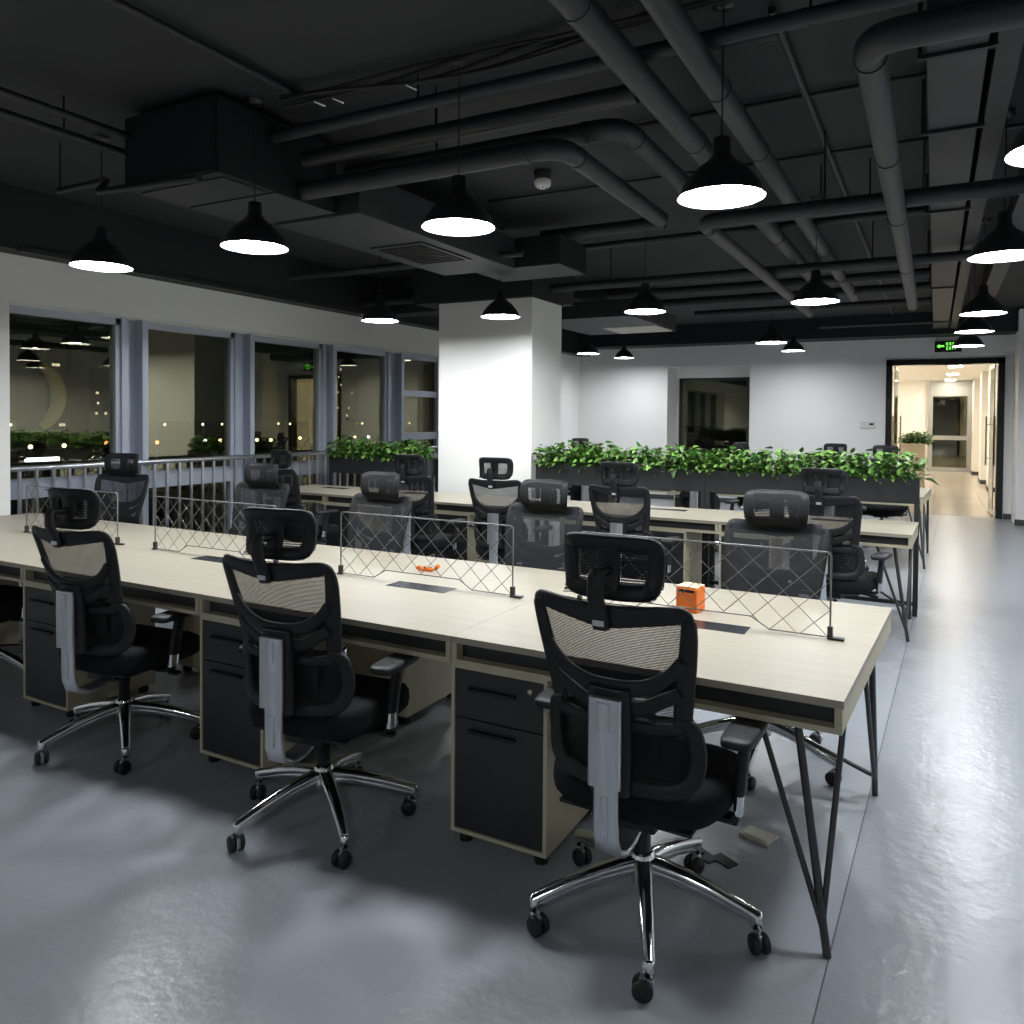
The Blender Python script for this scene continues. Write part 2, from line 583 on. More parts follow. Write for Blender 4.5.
# railing in front of the windows
rl = empty('window_railing', (-6.44, 3.5, 0))
tag(rl, 'long steel guard railing standing in front of the tall night windows', 'railing')
MB().tube([(0, 0.0, 1.10), (0, 6.25, 1.10)], 0.024, 14).build('handrail', STEEL, rl)
MB().box((-.012, 0, 0.08), (.012, 6.25, 0.11)).build('bottom_rail', STEEL, rl)
for k in range(46):
    y = 0.09 + k * 0.1365
    if y < 6.25:
        MB().box((-.011, y - .011, 0.0), (.011, y + .011, 1.09)).build('baluster', STEEL, rl)

# ------------------------------------------------------------------ glazed door and corridor
fr = MB()
jw = 0.092
fr.box((DX0, YB - .03, 0), (DX0 + jw, YB + .18, DZ)).box((DX1 - jw, YB - .03, 0), (DX1, YB + .18, DZ))
fr.box((DX0, YB - .03, DZ - jw), (DX1, YB + .18, DZ))
dr = struct('door_1', fr, mat('black_door_frame', (0.012, 0.013, 0.014), 0.22))


def door_leaf(hx, hy, ang):
    lf = empty('glass_door_leaf', (hx, hy, 0), ang)
    MB().box((0, -.006, .012), (.76, .006, 2.42)).build('glass_pane', DOORGLASS, lf)
    MB().box((.752, -.008, .012), (.764, .008, 2.42)).build('edge_strip', BRONZE, lf)
    MB().box((0, -.012, 0.0), (.76, .012, .05)).box((0, -.012, 2.40), (.76, .012, 2.445)).build('patch_rail', BRONZE, lf)
    for s in (-1, 1):
        h = MB().tube([(.66, s * .062, .80), (.66, s * .062, 1.62)], .014, 12)
        for z in (.92, 1.48):
            h.tube([(.66, s * .006, z), (.66, s * .062, z)], .007, 8)
        h.build('pull_handle', BRONZE, lf)
    return lf


tag(door_leaf(DX0 + jw + .035, YB + .12, radians(89)), 'open frameless glass door leaf at the left side of the doorway', 'door')
tag(door_leaf(DX1 - jw - .035, YB + .12, radians(91)), 'open frameless glass door leaf at the right side of the doorway', 'door')

HC = 2.76
HW = mat('corridor_wall_paint', (0.84, 0.81, 0.75), 0.6)
w = MB()
w.box((-3.0, YB + .15, HC), (3.0, 30, HC + .15))
struct('ceiling', w, HW)
w = MB()
w.box((-3.0, 27.0, 0), (-0.20, 27.2, HC)).box((0.98, 27.0, 0), (3.0, 27.2, HC)).box((-0.20, 27.0, 2.70), (0.98, 27.2, HC))
struct('wall_corridor_end', w, HW)
w = MB()
w.box((1.16, YB + .15, 0), (1.35, 27.0, HC))
for y0, x in ((17.2, 1.08), (19.8, 1.04), (22.2, .99), (25.7, .95)):
    w.box((x, y0, 0), (1.2, y0 + .9, HC))
struct('wall_corridor_right', w, HW)
w = MB()
for y0, x in ((17.2, 1.08), (19.8, 1.04), (22.2, .99), (25.7, .95)):
    w.box((x - .012, y0 - .012, 0), (1.2, y0 + .91, .10))
struct('baseboard_corridor', w, SKIRT)
struct('wall_corridor_left', MB().box((-2.9, 15.9, 0), (-2.7, 27.0, HC)).box((-3.0, YB + .15, 0), (-2.9, 15.9, HC)), HW)
# glazed door at the far end
OLIVE = mat('olive_door_frame', (0.30, 0.29, 0.22), 0.4)
fr = MB()
fr.box((-.20, 26.9, 2.28), (.98, 27.05, 2.70))
fr.box((-.20, 26.9, 0), (-.07, 27.05, 2.28)).box((.84, 26.9, 0), (.98, 27.05, 2.28))
fr.box((-.07, 26.9, .96), (.84, 27.05, 1.09)).box((-.07, 26.9, 0), (.84, 27.05, .13))
dr2 = struct('door_2', fr, mat('grey_door_frame', (0.34, 0.34, 0.32), 0.4))
MB().box((-.07, 26.97, .13), (.84, 26.98, .96)).box((-.07, 26.97, 1.09), (.84, 26.98, 2.28)).build('pane', WINGLASS, dr2)
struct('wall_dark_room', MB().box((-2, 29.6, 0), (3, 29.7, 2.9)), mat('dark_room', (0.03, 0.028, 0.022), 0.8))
for i, y in enumerate((16.6, 19.8, 23.1, 26.3)):
    cl = empty('ceiling_panel_light', (.37, y, HC))
    MB().box((-.15, -.31, -.02), (.15, .31, 0)).build('panel_frame', SHADEIN, cl)
    MB().box((-.13, -.29, -.024), (.13, .29, -.02)).build('diffuser', PANELLIGHT, cl)
    tag(cl, ['square warm corridor ceiling light nearest the glass door', 'square warm corridor ceiling light, second from the glass door',
             'square warm corridor ceiling light, third from the glass door', 'square warm corridor ceiling light nearest the far dark door'][i],
        'ceiling light')
# lights of the corridor's hidden left side lounge
for i, (x, y) in enumerate(((-1.9, 17.5), (-1.9, 21.5), (-1.9, 25.2))):
    cl = empty('ceiling_panel_light', (x, y, HC))
    MB().box((-.31, -.31, -.02), (.31, .31, 0)).build('panel_frame', SHADEIN, cl)
    MB().box((-.29, -.29, -.024), (.29, .29, -.02)).build('diffuser', PANELLIGHT, cl)
    tag(cl, 'square warm ceiling light over the left side of the corridor', 'ceiling light', 'ceiling lights over the left side of the corridor')

# ------------------------------------------------------------------ pendant lamps
def make_pendant():
    r = empty('pendant_lamp')
    R = 0.173
    prof = [(0.026, 0.245), (0.034, 0.243), (0.038, 0.18), (0.046, 0.165), (0.062, 0.145), (0.098, 0.120), (0.130, 0.085), (0.158, 0.045), (R, 0.006), (R + .003, 0.0)]
    sh = MB().lathe(prof, n=48)
    inn = [(r_ - .004, h) for r_, h in prof[2:]]
    sh.m = 1
    sh.lathe([(R + .003, 0.0)] + inn[::-1][1:] + [(0.001, 0.182)], n=48)
    sh.m = 0
    sh.lathe([(0.001, 0.246), (0.026, 0.245)], n=24)
    sh.build('lamp_shade', [SHADE, SHADEIN], r)
    MB().lathe([(0.001, 0.021), (0.158, 0.023), (0.1585, 0.030)], n=40).build('diffuser', LAMPLIGHT, r)
    MB().tube([(0, 0, .24), (0, 0, ZC - 2.45 - .02)], .0035, 6).build('cord', CORD, r)
    MB().lathe([(0.001, ZC - 2.45 - .03), (.045, ZC - 2.45 - .028), (.048, ZC - 2.45 - .002)], n=20).build('ceiling_rose', SHADE, r)
    return r


lamps = [
    (-4.54, 3.03, 'black pendant lamp hanging leftmost in the nearest row, nearest the window wall'),
    (-3.26, 3.06, 'black pendant lamp in the nearest row hanging just in front of the big duct box'),
    (-2.03, 3.18, 'black pendant lamp in the nearest row to the left of the smoke detector'),
    (-0.79, 3.24, 'largest looking black pendant lamp, under the two thick ceiling pipes'),
    (0.372, 3.20, 'black pendant lamp cut off by the right edge of the picture'),
    (0.318, 5.10, 'black pendant lamp over the aisle, second from the camera'),
    (-4.67, 5.94, 'small black pendant lamp hanging before the window wall, left of the white column'),
    (-3.48, 6.17, 'black pendant lamp hanging in front of the white column'),
    (-2.195, 6.40, 'black pendant lamp over the second desk row, right of the white column'),
    (-0.83, 6.42, 'black pendant lamp over the second desk row near its aisle end'),
    (0.341, 7.74, 'black pendant lamp over the aisle, third from the camera'),
    (-4.83, 11.38, 'small far pendant lamp, the left one of the pair right of the column'),
    (-4.98, 13.4, 'small far pendant lamp, the right one of the pair right of the column'),
    (-1.73, 9.63, 'far pendant lamp, the left and higher one of the pair before the back wall'),
    (-2.03, 13.2, 'far pendant lamp, the right and lower one of the pair before the back wall'),
    (0.332, 9.27, 'black pendant lamp over the aisle, fourth from the camera'),
    (0.345, 11.3, 'black pendant lamp over the aisle, farthest, in front of the exit sign'),
]
behind = [(-3.3, -2.6), (0.33, -1.2), (2.3, 5.0), (2.3, 9.0)]
pend = make_pendant()
for i, (x, y, lab) in enumerate(lamps):
    o = pend if i == 0 else copy_tree(pend)
    o.location = (x, y, {11.38: 2.552, 13.4: 2.635, 13.2: 2.645, 11.3: 2.475}.get(y, 2.45))
    tag(o, lab, 'lamp', 'black dome pendant lamps')
for x, y in behind:
    o = copy_tree(pend)
    o.location = (x, y, 2.45)
    tag(o, 'black pendant lamp hanging outside the picture', 'lamp', 'pendant lamps outside the picture')

# ------------------------------------------------------------------ pipes and ducts under the slab
def bend(points, r=0.14, n=7):
    """round the corners of a polyline"""
    P = [Vector(p) for p in points]
    out = [P[0]]
    for i in range(1, len(P) - 1):
        a = (P[i - 1] - P[i]).normalized(); c = (P[i + 1] - P[i]).normalized()
        s, e = P[i] + a * r, P[i] + c * r
        for k in range(n + 1):
            t = k / n
            out.append((1 - t) ** 2 * s + 2 * t * (1 - t) * P[i] + t * t * e)
    out.append(P[-1])
    return out


def pipe(name, pts, r, label, m=PIPE, collars=(), cr=0.14, hang=()):
    o = MB().tube(bend(pts, cr) if len(pts) > 2 else pts, r, 20).build(name, m)
    tag(o, label, 'pipe')
    for (c, ax) in collars:
        c = Vector(c); d = Vector((1, 0, 0)) if ax == 'x' else Vector((0, 1, 0))
        MB().tube([c - d * .012, c + d * .012], r + .004, 20).build('collar', m, o)
    for x, y in hang:
        z = pts[0][2]
        h = MB().tube([(x, y, z - r - .004), (x, y, ZC)], .006, 6)
        h.build('hanger', PIPEDK, o)
    return o


pipe('ceiling_pipe', [(-1.14, -2.0, 3.0), (-1.14, 10.1, 3.0)], .060, 'thick straight pipe running from top centre toward the back, left of the pair', collars=[((-1.14, 2.55, 3.0), 'y'), ((-1.14, 4.1, 3.0), 'y'), ((-1.14, 6.5, 3.0), 'y')])
pipe('ceiling_pipe', [(-0.87, -2.0, 3.0), (-0.87, 10.1, 3.0)], .054, 'thick straight pipe running toward the back, right of the pair, above the nearest bright lamp', collars=[((-0.87, 3.5, 3.0), 'y'), ((-0.87, 4.4, 3.0), 'y'), ((-0.87, 7.2, 3.0), 'y')])
pipe('ceiling_pipe', [(-3.28, 3.22, 3.10), (3.3, 3.22, 3.10)], .034, 'thin cross pipe just in front of the nearest pendant row', hang=[(-2.3, 3.22), (-.45, 3.22)])
pipe('ceiling_pipe', [(-3.2, 3.38, 3.01), (-1.21, 3.38, 3.01)], .045, 'dark cross pipe between the duct box and the thick pipes', PIPEDK, hang=[(-2.3, 3.38)])
pipe('ceiling_pipe', [(-3.3, 3.46, 2.86), (-1.62, 3.46, 2.86), (-1.62, 5.02, 2.86)], .052, 'elbowed pipe from the duct box turning toward the back, nearer the smoke detector', collars=[((-1.80, 3.46, 2.86), 'x'), ((-1.62, 3.65, 2.86), 'y')], hang=[(-2.35, 3.46)])
pipe('ceiling_pipe', [(-3.2, 3.76, 3.02), (-1.42, 3.76, 3.02), (-1.42, 5.0, 3.02)], .055, 'elbowed pipe from the duct box turning toward the back, farther of the two', collars=[((-1.62, 3.76, 3.02), 'x'), ((-1.42, 3.96, 3.02), 'y')])
pipe('ceiling_pipe', [(3.3, 4.97, 2.80), (-1.335, 4.97, 2.80), (-1.325, 9.8, 2.80)], .048, 'pipe crossing the aisle then turning toward the back behind the nearest bright lamp', collars=[((-1.12, 4.97, 2.80), 'x'), ((-1.335, 5.17, 2.80), 'y')], hang=[(-.6, 4.97), (-.08, 4.97)])
pipe('ceiling_pipe', [(3.3, 2.60, 2.69), (-0.200, 2.60, 2.69), (-0.217, 8.8, 2.69)], .048, 'thick elbowed pipe at the right, turning from the right edge toward the doorway', cr=.10, collars=[((-0.20, 2.74, 2.69), 'y'), ((-0.204, 3.80, 2.69), 'y'), ((-0.208, 4.95, 2.69), 'y'), ((-0.213, 6.6, 2.69), 'y')])
pipe('ceiling_pipe', [(-6.1, 7.40, 2.895), (3.3, 7.40, 2.895)], .044, 'long cross pipe passing just above the white column', hang=[(-2.9, 7.40), (-.5, 7.40)])
pipe('ceiling_pipe', [(-3.4, 8.6, 2.98), (-.07, 8.6, 2.98)], .045, 'cross pipe beyond the white column, first of the far ones', PIPEDK)
pipe('ceiling_pipe', [(-3.4, 9.6, 3.0), (-.07, 9.6, 3.0)], .05, 'cross pipe beyond the white column, second of the far ones', PIPEDK)
pipe('ceiling_pipe', [(-3.0, 10.9, 3.02), (-.07, 10.9, 3.02)], .04, 'cross pipe beyond the white column, third of the far ones', PIPEDK)
pipe('ceiling_pipe', [(-1.6, 12.9, 2.98), (0.2, 12.9, 2.98)], .028, 'thin pale pipe in front of the far charcoal beam')
pipe('ceiling_pipe', [(-2.98, 6.0, 3.09), (-1.9, 6.0, 3.09)], .05, 'short dark cross pipe ending above the lamp right of the column', PIPEDK)
pipe('ceiling_pipe', [(-6.0, 6.55, 3.08), (-.07, 6.55, 3.1)], .028, 'thin conduit crossing below the slab behind the second cross pipe', PIPEDK)
pipe('ceiling_pipe', [(-5.4, 5.5, 2.85), (-2.9, 5.5, 2.85)], .028, 'thin dark pipe under the grille end of the flat duct', PIPEDK)
pipe('ceiling_conduit', [(-2.95, -1.0, 3.215), (-2.95, 3.2, 3.215)], .018, 'thin conduit on the bare slab running from the top left to the cable bundle', PIPEDK)
pipe('ceiling_conduit', [(-4.0, -1.0, 3.1), (-4.0, 2.86, 3.1)], .02, 'upper thin conduit between the left wall beam and the duct box', PIPEDK)
pipe('ceiling_conduit', [(-4.14, -1.0, 3.05), (-4.14, 2.95, 3.05), (-3.95, 2.95, 3.05)], .022, 'lower thin conduit between the left wall beam and the duct box', PIPEDK, cr=.05, hang=[(-4.14, 2.55)])
pipe('ceiling_conduit', [(-4.90, 2.98, 2.95), (-4.40, 2.98, 2.95), (-4.20, 2.78, 2.80), (-3.36, 2.78, 2.765)], .02, 'bent thin drain pipe under the duct box', PIPEDK, cr=.04, hang=[(-4.88, 2.98)])
pipe('ceiling_conduit', [(-1.0, 3.5, 3.20), (-0.62, 3.5, 3.20)], .03, 'short dark pipe stub above the nearest bright lamp', PIPEDK)
pipe('ceiling_conduit', [(-.62, 3.35, 3.225), (-.62, 13.8, 3.225)], .016, 'thin conduit on the slab between the thick pipes and the right elbowed pipe')
pipe('ceiling_conduit', [(-3.1, 5.3, 3.225), (.6, 5.3, 3.225)], .012, 'thin cable conduit on the slab beyond the smoke detector', PIPEDK)
pipe('ceiling_conduit', [(-1.9, 4.32, 3.225), (-.05, 4.32, 3.225)], .014, 'thin cable conduit on the slab crossing behind the nearest bright lamp', PIPEDK)
pipe('ceiling_conduit', [(-.80, 5.60, 2.94), (.22, 5.60, 2.94)], .020, 'thin dark rail crossing under the ducts behind the aisle pipe', PIPEDK, hang=[(-.7, 5.60), (-.4, 5.60)])

# cable bundle: several loose cables with white ties
random.seed(4)
cb = empty('cable_bundle', (-3.0, 3.0, 3.17))
for k in range(5):
    pts = []
    for i in range(24):
        x = i * 0.13
        pts.append((x, .10 * sin(x * 1.3) + .02 * cos(k * 2 + x * 3), .015 * k + .02 * sin(x * 4 + k) - .03))
    MB().tube(pts, .009, 7).build('cable', CORD, cb)
for x in (0.22, .33, .75):
    MB().tube([(x, .10 * sin(x * 1.3) - .03, -.045), (x + .02, .10 * sin(x * 1.3) + .03, -.05)], .004, 6).build('cable_tie', SHADEIN, cb)
tag(cb, 'bundle of loose dark cables with white ties along the slab, left of centre', 'cables')

# big duct box and flat ducts
d = empty('air_duct_unit', (-3.68, 3.2, 2.88))
MB().rbox((-.36, -.36, -.08), (.39, .55, .33), .006).build('unit_body', DUCTDK, d)
MB().box((-.30, -.30, -.088), (.36, .0, -.08)).box((-.30, .03, -.088), (.40, .52, -.08)).build('bottom_panel', DUCT, d)
MB().box((-.345, -.372, -.065), (.375, -.36, .315)).build('front_flange', DUCTDK, d)
tag(d, 'big dark rectangular ventilation unit hanging near the left end of the ceiling', 'ventilation unit')
d = empty('flat_duct', (-3.45, 4.6, 2.78))
MB().rbox((-.36, -.85, 0), (.34, 1.15, .26), .006).build('duct_body', DUCT, d)
MB().box((-.22, -.05, -.012), (.24, .62, 0)).build('grille_frame', DUCT, d)
g = MB().box((-.18, 0, -.02), (.20, .58, -.011))
for k in range(11):
    y = .03 + k * .05
    g.box((-.17, y, -.026), (.19, y + .012, -.018))
g.build('air_grille', mat('grille_black', (0.008, 0.009, 0.01), 0.5), d)
tag(d, 'flat duct with a dark air grille in its underside, left of the nearest lamps', 'duct')
# end piece of that duct by the column
d = MB().rbox((-3.55, 5.80, 2.80), (-2.72, 6.35, 3.05), .006).build('duct_end_box', DUCTDK)
tag(d, 'dark duct box at the far end of the flat duct above the column', 'duct')
# far flat duct with a pale underside grille
d = empty('flat_duct', (-3.75, 10.3, 2.80))
MB().rbox((-.9, -1.2, 0), (.45, .7, .22), .006).build('duct_body', DUCT, d)
MB().box((-.35, -.15, -.012), (.42, .6, 0)).build('air_grille', mat('pale_grille', (0.62, 0.58, 0.50), 0.5), d)
tag(d, 'far flat duct with a pale grille above the lamps right of the column', 'duct')
# long duct at the right, strapped
d = empty('long_duct', (.05, 0, 2.98))
MB().rbox((-.105, 3.35, 0), (.105, 13.9, .2), .004).build('duct_body', DUCT, d)
for y in (3.5, 4.42, 6.1, 7.9, 9.6):
    s = MB().box((-.125, y - .012, -.016), (.125, y + .012, 0))
    s.box((-.137, y - .02, -.016), (-.12, y + .02, .255)).box((.12, y - .02, -.016), (.137, y + .02, .255))
    s.build('duct_strap', DUCTDK, d)
tag(d, 'long narrow straight duct held by black straps, running toward the doorway', 'duct')
d = MB().rbox((.18, 3.35, 2.97), (.27, 13.9, 3.20), .004).build('long_duct', DUCTDK)
tag(d, 'dark narrow duct running beside the strapped duct at the right', 'duct')
d = MB().rbox((.46, 3.35, 3.02), (.60, 13.9, 3.18), .004).build('long_duct', DUCT)
tag(d, 'rightmost narrow grey duct running toward the doorway over the aisle lamps', 'duct')

# smoke detector
sd = empty('smoke_detector', (-2.42, 4.87, ZC))
MB().lathe([(.062, 0), (.062, -.02), (.056, -.03), (.056, -.06), (.001, -.062)], n=28).build('detector_base', BPLAST, sd)
MB().lathe([(.054, -.06), (.060, -.075), (.056, -.10), (.036, -.118), (.001, -.12)], n=28).build('detector_head', DEVICE, sd)
for k in range(6):
    a = k * pi / 3
    MB().box((.028 * cos(a) - .006, .028 * sin(a) - .003, -.1215), (.028 * cos(a) + .006, .028 * sin(a) + .003, -.116)).build('slot', BPLAST, sd)
tag(sd, 'white round smoke detector on the dark slab near the top centre', 'smoke detector')

# exit sign over the door
es = empty('exit_sign', (.16, YB - .12, 2.74))
MB().rbox((-.19, -.018, -.095), (.19, .018, .085), .004).build('sign_box', BPLAST, es)
g = MB()
yy0, yy1 = -.023, -.0185
# running figure, arrow and lettering strokes of the green sign
g.prism([(-.16, .0), (-.12, .035), (-.12, .014), (-.055, .014), (-.055, -.014), (-.12, -.014), (-.12, -.035)], yy0, yy1, 'y')
for x in (-.03, .015, .06, .105):
    g.box((x, yy0, .045), (x + .032, yy1, .053)).box((x, yy0, .015), (x + .032, yy1, .023)).box((x + .012, yy0, .01), (x + .020, yy1, .062))
    g.box((x, yy0, .03), (x + .006, yy1, .055))
xx = -.02


def stroke(x0, z0, x1, z1, t=.0045):
    dx, dz = x1 - x0, z1 - z0
    L = sqrt(dx * dx + dz * dz); nx, nz = -dz / L * t, dx / L * t
    g.prism([(x0 + nx, z0 + nz), (x1 + nx, z1 + nz), (x1 - nx, z1 - nz), (x0 - nx, z0 - nz)], yy0, yy1, 'y')


zt, zb = -.012, -.058
for s_ in (((0, 1, 0, 0), (0, 1, 1, 1), (0, .5, .8, .5), (0, 0, 1, 0)), ((0, 1, 1, 0), (0, 0, 1, 1)), ((.5, 0, .5, 1),), ((.5, 0, .5, 1), (0, 1, 1, 1))):
    for a0, b0, a1, b1 in s_:
        stroke(xx + a0 * .024, zb + b0 * (zt - zb), xx + a1 * .024, zb + b1 * (zt - zb))
    xx += .036
g.build('sign_lettering', GREENSIGN, es)
MB().box((-.17, -.004, .085), (-.165, .004, .17)).box((.165, -.004, .085), (.17, .004, .17)).build('hanger', BPLAST, es)
tag(es, 'green lit exit sign in a black box hanging over the glass doorway', 'exit sign')

# wall controller
wc = empty('wall_controller', (-1.01, YB, 1.46))
MB().rbox((-.115, -.02, -.06), (.115, 0, .06), .006).build('controller_body', DEVICE, wc)
MB().rbox((.03, -.026, -.004), (.095, -.018, .03), .004).build('display', mat('dark_display', (0.03, 0.03, 0.035), 0.2), wc)
tag(wc, 'small white wall controller with a dark display beside the doorway', 'controller')
# little white detector at the corner behind the column
o = MB().lathe([(.03, 0), (.05, -.02), (.05, -.05), (.02, -.07), (.001, -.07)], c=(-6.17, 12.9, 2.78 + .0), n=16).build('corner_sensor', DEVICE)
tag(o, 'tiny white sensor under the beam beside the column', 'sensor')

# ------------------------------------------------------------------ desks
def make_desk(x0, x1, yf, yb, name_label, xe_f=None, xe_b=None, double=True, grommet=True):
    """x0..x1 module, yf front edge, yb back edge; xe_*: slightly skewed right end"""
    xf = x1 if xe_f is None else xe_f
    xb = x1 if xe_b is None else xe_b
    root = empty('office_desk', (x0, yf, 0))
    W, D = x1 - x0, yb - yf
    ef, eb = xf - x0, xb - x0
    g = .0012
    top = MB()
    top.prism([(g, 0), (ef, 0), (eb, D), (g, D)], .727, .75)
    o = top.build('desktop', WOOD, root)
    bz0, bz1 = .652, .669
    sh = MB()
    sh.prism([(g, .002), (ef - .004, .002), (eb - .004, D - .002), (g, D - .002)], bz0, bz1)
    sh.box((g, .002, bz1), (.022, D - .002, .727))
    k = .02
    sh.prism([(ef - .004 - k, .002), (ef - .004, .002), (eb - .004, D - .002), (eb - .004 - k, D - .002)], bz1, .727)
    sh.build('under_shelf', WOODE, root)
    MB().box((.022, .045, bz1), (ef - .024, .055, .727)).build('drawer_panel', DARKLAM, root)
    if double:
        MB().box((.022, D - .055, bz1), (eb - .024, D - .045, .727)).build('drawer_panel', DARKLAM, root)
    if grommet:
        cy = D / 2 - .03 if double else D * .7
        for yy in (cy,):
            gx = min(.77, W * .5 + .1)
            MB().rbox((gx - .163, yy - .057, .7495), (gx + .163, yy + .057, .7512), .0006).build('cable_flap', mat('dark_flap', (0.05, 0.055, 0.065), 0.25, metal=.4), root)
    return root


def hairpin(foot, tops, r=.0108, name='metal_leg', parent=None, off=(0, 0, 0)):
    f = Vector(foot) - Vector(off)
    m = MB()
    for i, t in enumerate(tops):
        t = Vector(t) - Vector(off)
        if i == 0:
            m.tube([f, t], r + .0015, 10)
        else:
            m.tube([f.lerp(Vector(tops[0]) - Vector(off), .09 if i == 1 else .14), t], r * .85, 10)
    return m.build(name, ROD, parent)


def make_pedestal():
    r = empty('drawer_pedestal')
    W, D, z0, z1 = .385, .50, .042, .652
    t = .014
    m = MB()
    m.box((0, 0, z0), (t, D, z1)).box((W - t, 0, z0), (W, D, z1)).box((t, 0, z0), (W - t, D, z0 + t)).box((t, 0, z1 - t), (W - t, D, z1))
    m.box((t, D - t, z0 + t), (W - t, D, z1 - t))
    m.build('cabinet_body', WOODE, r)
    dw = MB().rbox((t + .002, .003, .463), (W - t - .002, .025, z1 - t - .003), .002).build('drawer', DARKLAM, r)
    MB().rbox((.075, -.016, .565), (.265, .004, .577), .004).build('drawer_handle', BPLAST, dw)
    MB().lathe([(.001, -.001), (.007, -.001), (.011, .0005), (.011, .004)], c=(W - .068, 0, .60), n=18, axis='y').build('lock', BRONZE, dw)
    dr_ = MB().rbox((t + .002, .003, z0 + t + .003), (W - t - .002, .025, .459), .002).build('door', DARKLAM, r)
    MB().rbox((.075, -.016, .415), (.265, .004, .427), .004).build('door_handle', BPLAST, dr_)
    for x in (.04, W - .04):
        for y in (.045, D - .045):
            MB().lathe([(.001, 0.0), (.024, 0.0), (.026, .02), (.022, z0)], c=(x, y, 0), n=16).build('foot', BPLAST, r)
    return r


ped = make_pedestal()
ped_used = [False]


def place_pedestal(x, y, rz, label, group=None):
    if not ped_used[0]:
        o = ped; ped_used[0] = True
    else:
        o = copy_tree(ped)
    o.location = (x, y, 0); o.rotation_euler = (0, 0, rz)
    tag(o, label, 'cabinet', group)
    return o


def make_screen(x, y, z, W, label):
    """wire privacy screen with crossed rods, stepped lower edge, clamped on the desktop"""
    r = empty('wire_desk_screen', (x, y, z + .0015))
    H = .312
    n0, n1, n2, n3, nz = .215 * W, .285 * W, .715 * W, .785 * W, .047
    zl = .006
    fr = MB()
    t = .0034
    pts = [(0, 0, .0), (0, 0, H - .012), (.012, 0, H), (W - .012, 0, H), (W, 0, H - .012), (W, 0, 0)]
    fr.tube(pts, t, 8)
    fr.tube([(0, 0, zl), (n0, 0, zl), (n1, 0, nz), (n2, 0, nz), (n3, 0, zl), (W, 0, zl)], .0026, 6)
    fr.build('wire_frame', WIRE, r)

    def low(xx):
        if xx <= n0 or xx >= n3: return zl
        if xx < n1: return zl + (xx - n0) / (n1 - n0) * (nz - zl)
        if xx <= n2: return nz
        return nz - (xx - n2) / (n3 - n2) * (nz - zl)
    lat = MB()
    px = W / 9.0
    slope = H / (3 * px)
    for sgn in (1, -1):
        for k in range(-4, 14):
            xs = k * px
            seg = []
            prev = None
            N = 240
            for i in range(N + 1):
                xx = W * i / N
                zz = H + sgn * slope * (xx - xs)
                ok = low(xx) <= zz <= H
                if ok:
                    if prev is None: start = (xx, zz)
                    prev = (xx, zz)
                elif prev is not None:
                    seg.append((start, prev)); prev = None
            if prev is not None: seg.append((start, prev))
            for a, c in seg:
                if abs(a[0] - c[0]) > .01:
                    lat.tube([(a[0], .0, a[1]), (c[0], .0, c[1])], .0015, 5, caps=False)
    lat.build('wire_lattice', WIRE, r)
    for xx, s in ((0, -1), (W, 1)):
        MB().rbox((xx - .009, -.010, 0), (xx + .009, .010, .045), .002).rbox((xx - .016 if s < 0 else xx - .01, -.014, .0), (xx + .01 if s < 0 else xx + .048, .014, .008), .002).build('clamp_foot', DARKMET, r)
    tag(r, label, 'desk screen', 'wire privacy screens on the nearest desk row')
    return r


YF1, YB1 = 2.352, 3.635
bounds1 = [-6.32, -5.53, -4.195, -2.85, -1.522, -0.21]
names1 = ['short desk section at the far left of the nearest row, against the wall pillar',
          'nearest-row desk, second section from the left wall, with a wire screen',
          'nearest-row desk, middle section with a wire screen in front of the railing',
          'nearest-row desk section with the small orange toy on it',
          'nearest desk section at the aisle end with the orange box on it']
desks1 = []
for i in range(5):
    last = i == 4
    dk = make_desk(bounds1[i], bounds1[i + 1], YF1, YB1, '', -0.212 if last else None, -0.146 if last else None, grommet=i > 0)
    tag(dk, names1[i], 'desk', 'nearest double row of desks')
    desks1.append(dk)
o = desks1[-1]; off = (bounds1[4], YF1, 0)
hairpin((-.247, 2.372, 0), [(-.352, 2.46, .652), (-.470, 2.46, .652), (-.225, 2.52, .652)], parent=o, off=off)
hairpin((-.192, 3.50, 0), [(-.20, 3.28, .652), (-.215, 3.12, .652), (-1.05, 3.46, .40)], parent=o, off=off)
# inner legs under the left-hand end (mostly hidden)
hairpin((-6.2, 2.50, 0), [(-6.1, 2.6, .652), (-5.95, 2.5, .652)], parent=desks1[0], off=(bounds1[0], YF1, 0))
hairpin((-6.2, 3.50, 0), [(-6.1, 3.4, .652), (-5.95, 3.5, .652)], parent=desks1[0], off=(bounds1[0], YF1, 0))

pl = ['dark fronted drawer pedestal under the far left of the nearest desk row',
      'dark fronted drawer pedestal beside the leftmost fully visible chair',
      'dark fronted drawer pedestal behind the middle near chair',
      'dark fronted drawer pedestal with a brass lock next to the nearest chair']
for i, x in enumerate((-5.525, -4.198, -2.845, -1.521)):
    place_pedestal(x, YF1 + .003, 0, pl[i], 'front pedestals of the nearest desk row')
pr = [
      'drawer pedestal on the rear side, seen between the two left near chairs',
      'drawer pedestal on the rear side, seen beyond the left chair armrest',
      'drawer pedestal on the rear side, pale side seen behind the middle near chair armrest']
for i, x in enumerate((-4.93, -3.60, -2.285)):
    place_pedestal(x, YB1 - .003, pi, pr[i], 'rear pedestals of the nearest desk row')

for x, W_, lab in ((-5.30, .95, 'wire lattice desk screen leftmost, in front of the chair by the window'),
                   (-4.004, .965, 'wire lattice desk screen second from left, in front of the steel railing'),
                   (-2.598, .977, 'wire lattice desk screen behind the small orange toy'),
                   (-1.30, .98, 'wire lattice desk screen rightmost, in front of the orange box')):
    make_screen(x, 3.0, .75, W_, lab)

